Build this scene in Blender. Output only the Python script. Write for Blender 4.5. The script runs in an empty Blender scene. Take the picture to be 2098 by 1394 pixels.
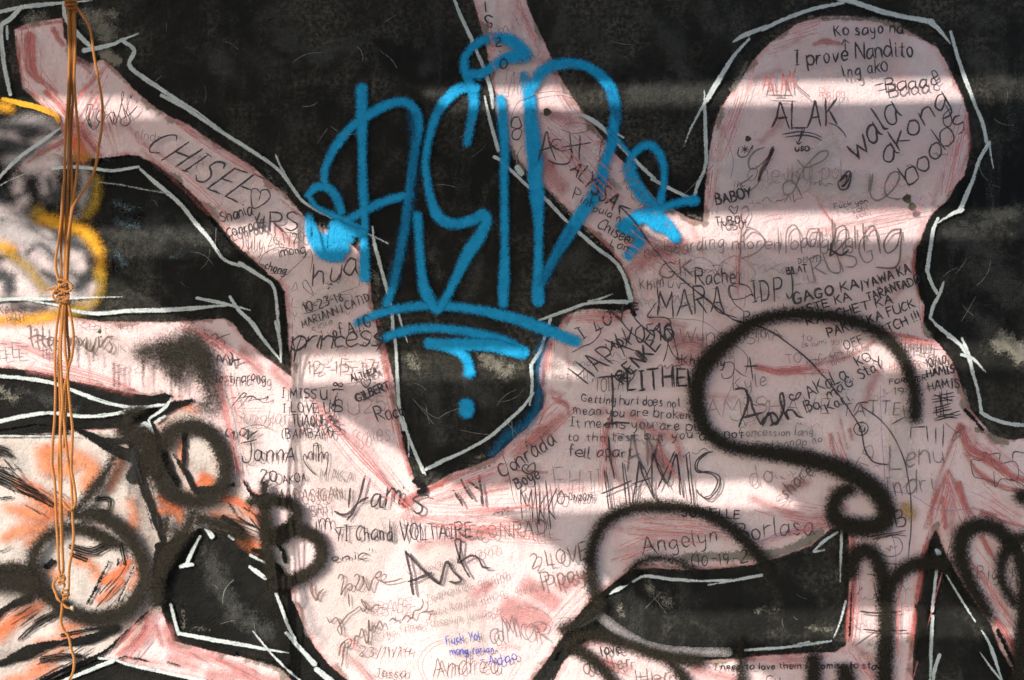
import bpy, bmesh, math, random
import numpy as np
from mathutils import Vector

# ------------------------------------------------------------------ camera, sky, sun, exposure
SC = bpy.context.scene
COL = SC.collection
R = math.radians
S = 3.0 / 2098.0                 # metres of wall per pixel of the photograph
CAM_D, CAM_Z = 3.5, 1.5

cd = bpy.data.cameras.new('camera')
cam = bpy.data.objects.new('camera', cd)
COL.objects.link(cam)
cam.location = (0, -CAM_D, CAM_Z)
cam.rotation_euler = (R(90), 0, 0)
cd.sensor_width = 36.0
cd.lens = 36.0 * CAM_D / 3.0
cd.clip_end = 500
cd.dof.use_dof = True
cd.dof.focus_distance = CAM_D - 0.05
cd.dof.aperture_fstop = 5.6
SC.camera = cam

SUN = Vector((0.454, 0.60, -0.374)).normalized()      # the way the light travels
ELEV = math.asin(-SUN.z)
world = bpy.data.worlds.new('World')
SC.world = world
world.use_nodes = True
wn = world.node_tree
wn.nodes.clear()
sky = wn.nodes.new('ShaderNodeTexSky')
sky.sky_type = 'NISHITA'
sky.sun_disc = False
sky.sun_elevation = ELEV
sky.sun_rotation = math.atan2(-SUN.x, -SUN.y)
sky.air_density = 1.0
sky.dust_density = 1.5
bg = wn.nodes.new('ShaderNodeBackground')
bg.inputs['Strength'].default_value = 0.15
wo = wn.nodes.new('ShaderNodeOutputWorld')
wn.links.new(sky.outputs[0], bg.inputs[0])
wn.links.new(bg.outputs[0], wo.inputs[0])

sd_ = bpy.data.lights.new('sun', 'SUN')
sd_.energy = 4.05
sd_.angle = R(0.42)
sd_.color = (1.0, 0.93, 0.84)
sun = bpy.data.objects.new('sun', sd_)
COL.objects.link(sun)
sun.rotation_euler = SUN.to_track_quat('-Z', 'Y').to_euler()
sun.location = (-4, -6, 6)

SC.view_settings.view_transform = 'Standard'
SC.view_settings.look = 'None'
SC.view_settings.exposure = 0.34
SC.view_settings.gamma = 1.0
SC.view_settings.use_curve_mapping = False
SC.render.engine = 'CYCLES'
SC.cycles.transparent_max_bounces = 48
SC.cycles.max_bounces = 6
SC.cycles.diffuse_bounces = 3
SC.cycles.use_denoising = True
SC.cycles.denoiser = 'OPENIMAGEDENOISE'
SC.cycles.denoising_prefilter = 'NONE'
SC.cycles.denoising_input_passes = 'RGB_ALBEDO_NORMAL'

RNG = random.Random(7)

# ------------------------------------------------------------------ object helpers
def tag(o, label=None, cat=None, group=None, kind=None):
    if label: o['label'] = label
    if cat: o['category'] = cat
    if group: o['group'] = group
    if kind: o['kind'] = kind
    return o

def link_mesh(name, me, mat, parent=None):
    o = bpy.data.objects.new(name, me)
    COL.objects.link(o)
    if mat: me.materials.append(mat)
    if parent: o.parent = parent
    return o

def obj_bm(name, bm, mat, parent=None, smooth=False):
    me = bpy.data.meshes.new(name)
    bm.normal_update()
    bm.to_mesh(me); bm.free()
    if smooth:
        me.polygons.foreach_set('use_smooth', [True] * len(me.polygons))
    return link_mesh(name, me, mat, parent)

def box(bm, c, d, rot=None):
    r = bmesh.ops.create_cube(bm, size=1.0)
    vs = r['verts']
    for v in vs:
        p = Vector((v.co.x * d[0], v.co.y * d[1], v.co.z * d[2]))
        if rot: p.rotate(rot)
        v.co = p + Vector(c)
    return vs

def bevel_all(bm, w, seg=1):
    bmesh.ops.bevel(bm, geom=bm.edges[:], offset=w, segments=seg, affect='EDGES', clamp_overlap=True)

# ------------------------------------------------------------------ node helpers
class NT:
    def __init__(self, name):
        self.mat = bpy.data.materials.new(name)
        self.mat.use_nodes = True
        self.t = self.mat.node_tree
        self.t.nodes.clear()
        self.out = self.t.nodes.new('ShaderNodeOutputMaterial')
        self.bsdf = self.t.nodes.new('ShaderNodeBsdfPrincipled')
        self.t.links.new(self.bsdf.outputs[0], self.out.inputs[0])
        self.bsdf.inputs['Specular IOR Level'].default_value = 0.16
        self.tc = self.t.nodes.new('ShaderNodeTexCoord').outputs['Object']
    def put(self, sock, v):
        if isinstance(v, bpy.types.NodeSocket): self.t.links.new(v, sock)
        elif v is not None: sock.default_value = v
    def m(self, op, a, b=None, c=None, clamp=False):
        n = self.t.nodes.new('ShaderNodeMath'); n.operation = op; n.use_clamp = clamp
        self.put(n.inputs[0], a)
        if b is not None: self.put(n.inputs[1], b)
        if c is not None: self.put(n.inputs[2], c)
        return n.outputs[0]
    def noise(self, scale, detail=3, rough=0.55, vec=None, dist=0.0, off=None, sc=None):
        n = self.t.nodes.new('ShaderNodeTexNoise')
        n.inputs['Scale'].default_value = scale
        n.inputs['Detail'].default_value = detail
        n.inputs['Roughness'].default_value = rough
        n.inputs['Distortion'].default_value = dist
        v = vec or self.tc
        if off or sc:
            mp = self.t.nodes.new('ShaderNodeMapping')
            mp.inputs['Location'].default_value = off or (0, 0, 0)
            mp.inputs['Scale'].default_value = sc or (1, 1, 1)
            self.put(mp.inputs['Vector'], v); v = mp.outputs[0]
        self.put(n.inputs['Vector'], v)
        return n.outputs['Fac']
    def rng(self, v, a, b, c=0.0, d=1.0, smooth=False):
        n = self.t.nodes.new('ShaderNodeMapRange')
        n.interpolation_type = 'SMOOTHSTEP' if smooth else 'LINEAR'
        n.clamp = True
        self.put(n.inputs['Value'], v)
        for k, x in zip(('From Min', 'From Max', 'To Min', 'To Max'), (a, b, c, d)): self.put(n.inputs[k], x)
        return n.outputs['Result']
    def mix(self, f, a, b):
        n = self.t.nodes.new('ShaderNodeMix'); n.data_type = 'RGBA'
        self.put(n.inputs['Factor'], f)
        for k, v in ((6, a), (7, b)):
            if isinstance(v, tuple): v = (*v[:3], 1.0)
            self.put(n.inputs[k], v)
        return n.outputs[2]
    def attr(self, name, vec=False):
        n = self.t.nodes.new('ShaderNodeAttribute'); n.attribute_name = name
        return n.outputs['Vector'] if vec else n.outputs['Fac']
    def bump(self, h, dist=0.002, strength=1.0):
        n = self.t.nodes.new('ShaderNodeBump')
        n.inputs['Distance'].default_value = dist
        n.inputs['Strength'].default_value = strength
        self.put(n.inputs['Height'], h)
        self.put(self.bsdf.inputs['Normal'], n.outputs[0])
    def plaster(self, k=1.0):
        """the same rendered-plaster relief under every coat of paint"""
        a = self.noise(170, 3, 0.6)
        b = self.noise(42, 3, 0.5)
        p = self.rng(self.noise(150, 2, 0.5, off=(8, 0, 3)), 0.27, 0.36)      # pin holes
        w = self.noise(9, 3, 0.5, off=(1, 0, 4))                              # trowel waves
        h = self.m('ADD', self.m('MULTIPLY', a, 1.0), self.m('MULTIPLY', b, 1.7))
        h = self.m('ADD', h, self.m('MULTIPLY', p, 0.5))
        self.bump(self.m('ADD', h, self.m('MULTIPLY', w, 4.0)), 0.0026 * k)
    def col(self, c): self.put(self.bsdf.inputs['Base Color'], c if not isinstance(c, tuple) else (*c, 1.0))
    def rough(self, r): self.put(self.bsdf.inputs['Roughness'], r)
    def alpha(self, a): self.put(self.bsdf.inputs['Alpha'], a)

# ------------------------------------------------------------------ materials
def mat_wall():
    n = NT('weathered_black_wall')
    big = n.noise(1.7, 6, 0.62, off=(3.1, 0, 0.7))
    mid = n.noise(6.0, 6, 0.65, dist=0.6)
    fine = n.noise(75, 4, 0.75)
    sp = n.noise(170, 2, 0.6)
    drip = n.noise(9, 5, 0.7, sc=(1.0, 1.0, 0.22), off=(1.3, 0, 5))
    c = n.mix(n.rng(big, 0.35, 0.7), (0.008, 0.009, 0.009), (0.026, 0.0245, 0.021))
    worn = n.m('MULTIPLY', n.rng(n.m('ADD', n.m('MULTIPLY', mid, 0.6), n.m('MULTIPLY', big, 0.5)), 0.50, 0.68, smooth=True), n.rng(fine, 0.42, 0.62))
    c = n.mix(n.m('MULTIPLY', worn, 0.8), c, (0.11, 0.104, 0.085))
    dr = n.m('MULTIPLY', n.rng(drip, 0.52, 0.68, smooth=True), n.rng(sp, 0.4, 0.62))
    c = n.mix(n.m('MULTIPLY', dr, 0.5), c, (0.10, 0.102, 0.095))
    gray = n.rng(n.noise(3.3, 5, 0.6, off=(9, 0, 2)), 0.6, 0.72, smooth=True)
    c = n.mix(n.m('MULTIPLY', gray, n.m('MULTIPLY', fine, 0.5)), c, (0.12, 0.125, 0.125))
    chips = n.rng(n.noise(110, 3, 0.7, off=(2, 0, 2)), 0.72, 0.76)
    c = n.mix(n.m('MULTIPLY', chips, 0.7), c, (0.34, 0.33, 0.29))
    scr = n.rng(n.noise(30, 5, 0.75, sc=(0.3, 1, 3.2), off=(5, 0, 1)), 0.705, 0.74)
    c = n.mix(n.m('MULTIPLY', scr, 0.4), c, (0.2, 0.2, 0.18))
    n.bsdf.inputs['Specular IOR Level'].default_value = 0.1
    n.col(c); n.rough(0.75); n.plaster(1.2)
    return n.mat

def mat_field(name, c1, c2=None, c3=None, lo=-1.2, hi=1.2, rag=0.0, grain=0.0, opac=1.0, streak=0.0,
              dry=0.0, edge=None, edge_w=0.0, rough=0.6, sc2=14, grain_scale=190, rag_scale=60, spec=None):
    """paint whose coverage comes from the painted outline (sd, pixels outside it) broken up by the plaster's grain"""
    n = NT(name)
    sd = n.attr('sd'); st = n.attr('st', True)
    if spec is not None: n.bsdf.inputs['Specular IOR Level'].default_value = spec
    e = sd
    if rag: e = n.m('ADD', e, n.m('MULTIPLY', n.m('SUBTRACT', n.noise(rag_scale, 4, 0.65), 0.5), 2 * rag))
    if grain: e = n.m('ADD', e, n.m('MULTIPLY', n.m('SUBTRACT', n.noise(grain_scale, 2, 0.6), 0.5), 2 * grain))
    a = n.rng(e, lo, hi, 1.0, 0.0, smooth=True)
    c2 = c2 or tuple(min(1, x * 1.25) for x in c1)
    c = n.mix(n.rng(n.noise(sc2, 5, 0.65, dist=0.4), 0.32, 0.68), c1, c2)
    if c3:
        c = n.mix(n.m('MULTIPLY', n.rng(n.noise(sc2 * 0.35, 5, 0.6, off=(4, 0, 8)), 0.48, 0.68, smooth=True), 0.85), c, c3)
    if streak:
        s = n.noise(1.0, 4, 0.6, vec=st, sc=(0.02, 0.34, 1.0))
        if dry: a = n.m('MULTIPLY', a, n.rng(s, dry, dry + 0.12, 0.15, 1.0))
        c = n.mix(n.m('MULTIPLY', n.rng(s, 0.35, 0.7), streak), c, tuple(x * 0.55 for x in c1))
    if edge:
        ef = n.m('ADD', sd, n.m('MULTIPLY', n.m('SUBTRACT', n.noise(22, 5, 0.7), 0.5), 90))
        c = n.mix(n.m('MULTIPLY', n.rng(ef, -edge_w, -edge_w * 0.3, smooth=True), 0.9), c, edge)
    if opac < 1: a = n.m('MULTIPLY', a, opac)
    n.col(c); n.rough(rough); n.alpha(a); n.plaster(1.0)
    return n.mat

def mat_pink():
    n = NT('pink_emulsion')
    sd = n.attr('sd')
    e = n.m('ADD', sd, n.m('MULTIPLY', n.m('SUBTRACT', n.noise(60, 4, 0.7), 0.5), 8))
    e = n.m('ADD', e, n.m('MULTIPLY', n.m('SUBTRACT', n.noise(300, 2, 0.6), 0.5), 6))
    a = n.rng(e, -1.3, 1.3, 1.0, 0.0)
    n1 = n.noise(2.3, 5, 0.6, dist=0.5)
    n2 = n.noise(9, 6, 0.68, dist=0.8)
    c = n.mix(n.rng(n1, 0.36, 0.66), (0.72, 0.535, 0.54), (0.78, 0.63, 0.625))
    c = n.mix(n.m('MULTIPLY', n.rng(n2, 0.5, 0.72, smooth=True), 0.65), c, (0.74, 0.69, 0.675))
    wash = n.noise(5, 6, 0.7, sc=(1, 1, 0.45), off=(7, 0, 1), dist=1.0)
    c = n.mix(n.m('MULTIPLY', n.rng(wash, 0.52, 0.7, smooth=True), 0.5), c, (0.62, 0.33, 0.33))
    gl = n.noise(3.7, 5, 0.6, off=(1, 0, 6))
    c = n.mix(n.m('MULTIPLY', n.rng(gl, 0.56, 0.7, smooth=True), 0.55), c, (0.50, 0.485, 0.505))
    spk = n.rng(n.noise(210, 2, 0.7), 0.56, 0.78)
    c = n.mix(n.m('MULTIPLY', spk, 0.30), c, (0.28, 0.2, 0.2))
    dirt = n.rng(n.noise(70, 5, 0.75, off=(3, 0, 3)), 0.66, 0.76)
    c = n.mix(n.m('MULTIPLY', dirt, 0.25), c, (0.25, 0.2, 0.19))
    # the undercoat shows as a dirty olive rim where the brush stopped short
    ef = n.m('ADD', sd, n.m('MULTIPLY', n.m('SUBTRACT', n.noise(11, 5, 0.6, off=(2, 0, 9)), 0.56), 90))
    c = n.mix(n.m('MULTIPLY', n.rng(ef, -12, -4, smooth=True), 0.9), c, (0.20, 0.185, 0.15))
    ef2 = n.m('ADD', sd, n.m('MULTIPLY', n.m('SUBTRACT', n.noise(14, 5, 0.7, off=(6, 0, 2)), 0.55), 70))
    c = n.mix(n.m('MULTIPLY', n.rng(ef2, -16, -3, smooth=True), 0.45), c, (0.60, 0.22, 0.22))
    n.col(c); n.rough(0.62); n.alpha(a); n.plaster(1.0)
    return n.mat

def mat_marker(name, c, opac=0.93, skip=0.0):
    n = NT(name)
    t = n.m('ABSOLUTE', n.attr('t'))
    g = n.noise(260, 2, 0.6)
    e = n.m('ADD', t, n.m('MULTIPLY', n.m('SUBTRACT', g, 0.5), 1.1))
    a = n.rng(e, 0.72, 1.0, 1.0, 0.0)
    wear = n.noise(75, 4, 0.7, off=(3, 0, 3))
    a = n.m('MULTIPLY', a, n.rng(n.m('ADD', n.m('MULTIPLY', wear, 0.6), n.m('MULTIPLY', g, 0.4)), 0.26 + skip, 0.42 + skip, 0.42, opac))
    n.col(n.mix(n.rng(wear, 0.3, 0.7), c, tuple(x * 1.5 + 0.01 for x in c)))
    n.rough(0.55); n.alpha(a); n.plaster(1.0)
    return n.mat

def mat_simple(name, c1, c2, scale=20, rough=0.8, bump=0.002, bscale=60, sc=None):
    n = NT(name)
    n.col(n.mix(n.rng(n.noise(scale, 5, 0.65, sc=sc), 0.3, 0.7), c1, c2))
    n.rough(rough)
    n.bump(n.noise(bscale, 4, 0.6, sc=sc), bump)
    return n.mat

M = {}
M['wall'] = mat_wall()
M['pink'] = mat_pink()
M['pale'] = mat_field('pale_grey_emulsion', (0.48, 0.41, 0.375), (0.62, 0.56, 0.52), (0.56, 0.38, 0.32), rag=8, grain=4, sc2=9)
M['black'] = mat_field('black_emulsion', (0.007, 0.0072, 0.007), (0.014, 0.0135, 0.0125), (0.022, 0.0205, 0.018), spec=0.05, rag=4.5, grain=4.0, sc2=10)
M['drybrush'] = mat_field('dry_black_brush', (0.009, 0.0085, 0.008), (0.018, 0.016, 0.014), spec=0.05, rag=3.5, grain=3.5, streak=0.4, dry=0.40)
M['white'] = mat_field('white_line_paint', (0.56, 0.63, 0.63), (0.70, 0.74, 0.72), (0.42, 0.48, 0.47), rag=2.0, grain=1.8, streak=0.5, dry=0.33, sc2=30)
M['whitethin'] = mat_field('thin_white_paint', (0.42, 0.45, 0.44), (0.6, 0.62, 0.6), rag=1.8, grain=1.8, opac=0.75, streak=0.3, dry=0.36, sc2=30)
M['red'] = mat_field('red_brush_wash', (0.56, 0.13, 0.12), (0.62, 0.19, 0.17), rag=3.5, grain=3, lo=-5, hi=3.0, opac=0.74, streak=0.5, dry=0.38)
M['redsoft'] = mat_field('rubbed_red_wash', (0.60, 0.20, 0.19), (0.64, 0.27, 0.25), lo=-14, hi=8, rag=9, grain=3, opac=0.52, streak=0.3, dry=0.34)
M['pinksoft'] = mat_field('pale_pink_wash', (0.74, 0.60, 0.58), (0.77, 0.69, 0.66), lo=-20, hi=14, rag=12, grain=2, opac=0.6)
M['olive'] = mat_field('olive_undercoat', (0.24, 0.225, 0.18), (0.33, 0.30, 0.25), (0.14, 0.13, 0.11), lo=-7, hi=0.5, rag=9, grain=8, opac=0.75)
M['mottle'] = mat_field('bare_render_patch', (0.20, 0.19, 0.155), (0.34, 0.32, 0.26), (0.08, 0.08, 0.07), lo=-20, hi=-2, rag=30, grain=22, opac=0.6, grain_scale=170, rag_scale=34, sc2=50)
M['mottlegrey'] = mat_field('rubbed_and_sunlit_grey', (0.045, 0.05, 0.048), (0.105, 0.102, 0.09), lo=-30, hi=2, rag=40, grain=22, opac=0.5, grain_scale=190, rag_scale=26, sc2=40)
M['bluespeck'] = mat_field('blue_grey_speckle', (0.10, 0.16, 0.20), (0.18, 0.26, 0.30), lo=-16, hi=0, rag=10, grain=20, opac=0.6, grain_scale=260)
M['greysoft'] = mat_field('grey_spray', (0.36, 0.345, 0.35), (0.52, 0.47, 0.475), lo=-18, hi=18, rag=9, grain=8, opac=0.8)
M['roseblot'] = mat_field('rose_spray', (0.66, 0.53, 0.53), (0.74, 0.64, 0.63), lo=-18, hi=16, rag=9, grain=6, opac=0.92)
M['darksoft'] = mat_field('dark_teal_spray', (0.028, 0.034, 0.038), (0.05, 0.056, 0.06), lo=-18, hi=9, rag=8, grain=10, opac=0.88)
M['spray'] = mat_field('black_spray', (0.005, 0.005, 0.0048), (0.034, 0.029, 0.020), spec=0.05, lo=-9, hi=10, grain=13, rag=1.5, opac=0.985, grain_scale=185, sc2=170)
M['sprayfine'] = mat_field('black_spray_tight', (0.008, 0.008, 0.0075), (0.02, 0.018, 0.016), spec=0.05, lo=-5, hi=5.5, grain=5, rag=1, opac=0.98, sc2=60)
M['blue'] = mat_field('blue_spray', (0.004, 0.27, 0.54), (0.010, 0.37, 0.70), lo=-4.5, hi=6.0, grain=5.5, rag=0.8, opac=0.99, rough=0.5, sc2=45)
M['bluehaze'] = mat_field('blue_overspray', (0.006, 0.16, 0.34), (0.008, 0.2, 0.42), lo=-14, hi=12, grain=14, rag=8, opac=0.6)
M['amber'] = mat_field('amber_spray', (0.78, 0.34, 0.015), (0.80, 0.42, 0.03), lo=-14, hi=13, grain=9, rag=6, opac=0.92)
M['amberdull'] = mat_field('thin_amber_spray', (0.40, 0.235, 0.02), (0.50, 0.31, 0.04), lo=-16, hi=12, grain=10, rag=7, opac=0.75)
M['amberbrush'] = mat_field('amber_brush', (0.72, 0.36, 0.02), (0.76, 0.42, 0.03), rag=1.5, grain=1.5, streak=0.2)
M['orange'] = mat_field('orange_wash', (0.78, 0.20, 0.075), (0.74, 0.30, 0.15), lo=-20, hi=16, rag=9, grain=4, opac=0.9)
M['deeporange'] = mat_field('orange_brush', (0.78, 0.155, 0.05), (0.72, 0.24, 0.10), lo=-12, hi=9, rag=6, grain=4, opac=0.9, streak=0.25)
M['ink'] = mat_marker('black_marker', (0.028, 0.024, 0.026))
M['inkbrown'] = mat_marker('brown_marker', (0.12, 0.075, 0.06), 0.85, 0.0)
M['pencil'] = mat_marker('grey_pencil', (0.13, 0.105, 0.105), 0.80, 0.03)
M['faint'] = mat_marker('faint_pencil', (0.24, 0.165, 0.165), 0.68, 0.03)
M['redpen'] = mat_marker('red_pen', (0.45, 0.12, 0.10), 0.6, 0.03)
M['bluepen'] = mat_marker('blue_pen', (0.05, 0.07, 0.34), 0.9, 0.0)
M['violetpen'] = mat_marker('violet_pen', (0.2, 0.17, 0.4), 0.55, 0.0)
M['redhair'] = mat_marker('red_brush_hair', (0.55, 0.16, 0.15), 0.5, 0.05)
M['scratch'] = mat_marker('scratched_line', (0.25, 0.25, 0.22), 0.55, 0.06)

# ------------------------------------------------------------------ paths on the wall
def P(s):
    """'x,y x,y | x,y ...' in photograph pixels on the wall's face -> list of polylines"""
    out = []
    for part in s.split('|'):
        pts = [tuple(float(v) for v in q.split(',')) for q in part.split()]
        if pts: out.append(pts)
    return out

def catmull(pts, step=4.0, closed=False):
    """centripetal-like smooth path through the points, about one sample per STEP pixels"""
    p = [np.array(q, float) for q in pts]
    if len(p) == 1: return np.array([p[0], p[0] + 0.01])
    if len(p) == 2:
        n = max(2, int(np.linalg.norm(p[1] - p[0]) / step) + 1)
        return np.array([p[0] + (p[1] - p[0]) * t for t in np.linspace(0, 1, n)])
    ext = [2 * p[0] - p[1]] + p + [2 * p[-1] - p[-2]]
    out = []
    for i in range(1, len(ext) - 2):
        a, b, c, d = ext[i - 1:i + 3]
        L = np.linalg.norm(c - b)
        n = max(2, int(L / step) + 1)
        m1 = (c - a) * 0.5; m2 = (d - b) * 0.5
        for v, k in ((m1, 1), (m2, 2)):
            ln = np.linalg.norm(v)
            if ln > L: v *= L / ln
        for t in np.linspace(0, 1, n, endpoint=False):
            t2, t3 = t * t, t * t * t
            out.append((2 * t3 - 3 * t2 + 1) * b + (t3 - 2 * t2 + t) * m1 + (-2 * t3 + 3 * t2) * c + (t3 - t2) * m2)
    out.append(p[-1])
    return np.array(out)

LAYER = [0]
GAP = 0.000028
def next_layer():
    LAYER[0] += 1
    return -0.0004 - LAYER[0] * GAP

def wx(X): return (X - 1049.0) * S
def wz(Y): return CAM_Z - (Y - 697.0) * S

def wob(n, rng, amp, k=9):
    """a hand's unsteadiness: smooth random offsets for n samples"""
    m = max(2, n // k + 2)
    v = np.array([rng.uniform(-1, 1) for _ in range(m)])
    return np.interp(np.linspace(0, m - 1, n), np.arange(m), v) * amp

def field(name, mat, strokes=(), poly=None, minus=(), step=2.4, pad=6.0, parent=None, label=None, smooth=True, deep=70.0, seed=None):
    """paint as a thin sheet of small faces that covers only the painted area; strokes = [(polyline, width or list of widths), ...]"""
    rng = random.Random(seed if seed is not None else LAYER[0] * 13 + 1)
    segs = []
    xs0, ys0, xs1, ys1 = [], [], [], []
    acc = 0.0
    for pts, w in strokes:
        q = catmull(pts, 5.0) if smooth else np.array(pts, float)
        n = len(q)
        ws = np.interp(np.linspace(0, 1, n), np.linspace(0, 1, len(w)), w) if isinstance(w, (list, tuple)) else np.full(n, float(w))
        ws = ws * (1 + wob(n, rng, 0.08))
        for i in range(n - 1):
            L = float(np.linalg.norm(q[i + 1] - q[i]))
            segs.append((q[i], q[i + 1], ws[i] / 2, ws[i + 1] / 2, acc, L)); acc += L
        acc += 300
        r = ws.max() / 2 + pad
        xs0.append(q[:, 0].min() - r); xs1.append(q[:, 0].max() + r); ys0.append(q[:, 1].min() - r); ys1.append(q[:, 1].max() + r)
    if poly is not None:
        pp = np.array(poly, float)
        xs0.append(pp[:, 0].min() - pad); xs1.append(pp[:, 0].max() + pad); ys0.append(pp[:, 1].min() - pad); ys1.append(pp[:, 1].max() + pad)
    gx = np.arange(min(xs0), max(xs1) + step, step); gy = np.arange(min(ys0), max(ys1) + step, step)
    sd = np.full((len(gy), len(gx)), 1e3); ss = np.zeros_like(sd); tt = np.zeros_like(sd)
    for a, b, ra, rb, s0, L in segs:
        r = max(ra, rb) + pad + step * 2
        i0 = np.searchsorted(gx, min(a[0], b[0]) - r); i1 = np.searchsorted(gx, max(a[0], b[0]) + r)
        j0 = np.searchsorted(gy, min(a[1], b[1]) - r); j1 = np.searchsorted(gy, max(a[1], b[1]) + r)
        if i1 <= i0 or j1 <= j0: continue
        X, Y = np.meshgrid(gx[i0:i1], gy[j0:j1])
        d = b - a; l2 = max(1e-9, float(d @ d))
        u = np.clip(((X - a[0]) * d[0] + (Y - a[1]) * d[1]) / l2, 0, 1)
        px = X - a[0] - u * d[0]; py = Y - a[1] - u * d[1]
        dist = np.sqrt(px * px + py * py) - (ra + (rb - ra) * u)
        w = sd[j0:j1, i0:i1]; m = dist < w
        w[m] = dist[m]
        ss[j0:j1, i0:i1][m] = (s0 + u * L)[m]
        tt[j0:j1, i0:i1][m] = ((d[0] * py - d[1] * px) / math.sqrt(l2))[m]
    def poly_sd(pl):
        pl = np.array(pl, float)
        X, Y = np.meshgrid(gx, gy)
        best = np.full(X.shape, 1e9); ins = np.zeros(X.shape, bool)
        for i in range(len(pl)):
            a = pl[i]; b = pl[(i + 1) % len(pl)]
            d = b - a; l2 = max(1e-9, float(d @ d))
            u = np.clip(((X - a[0]) * d[0] + (Y - a[1]) * d[1]) / l2, 0, 1)
            dd = (X - a[0] - u * d[0]) ** 2 + (Y - a[1] - u * d[1]) ** 2
            best = np.minimum(best, dd)
            c = (a[1] > Y) != (b[1] > Y)
            if abs(b[1] - a[1]) > 1e-9:
                xi = a[0] + (Y - a[1]) * (b[0] - a[0]) / (b[1] - a[1])
                ins ^= c & (X < xi)
        best = np.sqrt(best)
        return np.where(ins, -best, best)
    if poly is not None:
        s1 = poly_sd(poly)
        for q in minus: s1 = np.maximum(s1, -poly_sd(q))
        sd = np.minimum(sd, s1)
        X, Y = np.meshgrid(gx, gy)
        if not segs: ss, tt = X + 0.0, Y + 0.0
    keep = sd < pad
    cell = keep[:-1, :-1] | keep[1:, :-1] | keep[:-1, 1:] | keep[1:, 1:]
    jj, ii = np.nonzero(cell)
    W = len(gx)
    quads = np.stack([jj * W + ii, (jj + 1) * W + ii, (jj + 1) * W + ii + 1, jj * W + ii + 1], 1)
    used, inv = np.unique(quads.ravel(), return_inverse=True)
    quads = inv.reshape(-1, 4)
    vx = gx[used % W]; vy = gy[used // W]
    y = next_layer()
    co = np.stack([(vx - 1049.0) * S, np.full(len(vx), y), CAM_Z - (vy - 697.0) * S], 1)
    me = bpy.data.meshes.new(name)
    me.vertices.add(len(co)); me.vertices.foreach_set('co', co.ravel().astype(np.float32))
    me.loops.add(quads.size); me.loops.foreach_set('vertex_index', quads.ravel().astype(np.int32))
    me.polygons.add(len(quads))
    me.polygons.foreach_set('loop_start', np.arange(0, quads.size, 4, dtype=np.int32))
    me.polygons.foreach_set('loop_total', np.full(len(quads), 4, dtype=np.int32))
    me.update(calc_edges=True)
    at = me.attributes.new('sd', 'FLOAT', 'POINT'); at.data.foreach_set('value', np.clip(sd.ravel()[used], -deep, 90).astype(np.float32))
    v = np.stack([ss.ravel()[used], tt.ravel()[used], np.zeros(len(used))], 1)
    at = me.attributes.new('st', 'FLOAT_VECTOR', 'POINT'); at.data.foreach_set('vector', v.ravel().astype(np.float32))
    o = link_mesh(name, me, mat, parent or WALL)
    if label: o['label'] = label
    return o

def ribbons(name, mat, lines, w, parent=None, label=None, seed=0, taper=0.55):
    """pen lines: each polyline a narrow ribbon with round-ish ends; w = width in pixels (or one per line)"""
    rng = random.Random(seed * 7 + 3)
    co, faces, ts = [], [], []
    y0 = next_layer()
    for k, pts in enumerate(lines):
        ww = w[k] if isinstance(w, (list, tuple)) else w
        q = catmull(pts, 3.0)
        n = len(q)
        q[:, 0] += wob(n, rng, 0.35 + 0.06 * ww, 5); q[:, 1] += wob(n, rng, 0.35 + 0.06 * ww, 5)
        tg = np.gradient(q, axis=0); ln = np.linalg.norm(tg, axis=1, keepdims=True); tg = tg / np.maximum(ln, 1e-6)
        q[0] -= tg[0] * ww * 0.3; q[-1] += tg[-1] * ww * 0.3
        nr = np.stack([-tg[:, 1], tg[:, 0]], 1)
        e = np.minimum(np.arange(n), np.arange(n)[::-1]) / 2.0
        r = ww / 2 * (taper + (1 - taper) * np.clip(e, 0, 1)) * (1 + wob(n, rng, 0.3, 5))
        b = len(co); y = y0 - (k % 7) * 0.000003
        for i in range(n):
            l = q[i] + nr[i] * r[i]; c = q[i]; rr = q[i] - nr[i] * r[i]
            for p_, t_ in ((l, -1.0), (c, 0.0), (rr, 1.0)):
                co.append((wx(p_[0]), y, wz(p_[1]))); ts.append(t_)
        for i in range(n - 1):
            a = b + i * 3
            faces.append((a, a + 3, a + 4, a + 1)); faces.append((a + 1, a + 4, a + 5, a + 2))
    me = bpy.data.meshes.new(name)
    me.from_pydata(co, [], faces)
    at = me.attributes.new('t', 'FLOAT', 'POINT'); at.data.foreach_set('value', ts)
    o = link_mesh(name, me, mat, parent or WALL)
    if label: o['label'] = label
    return o

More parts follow.
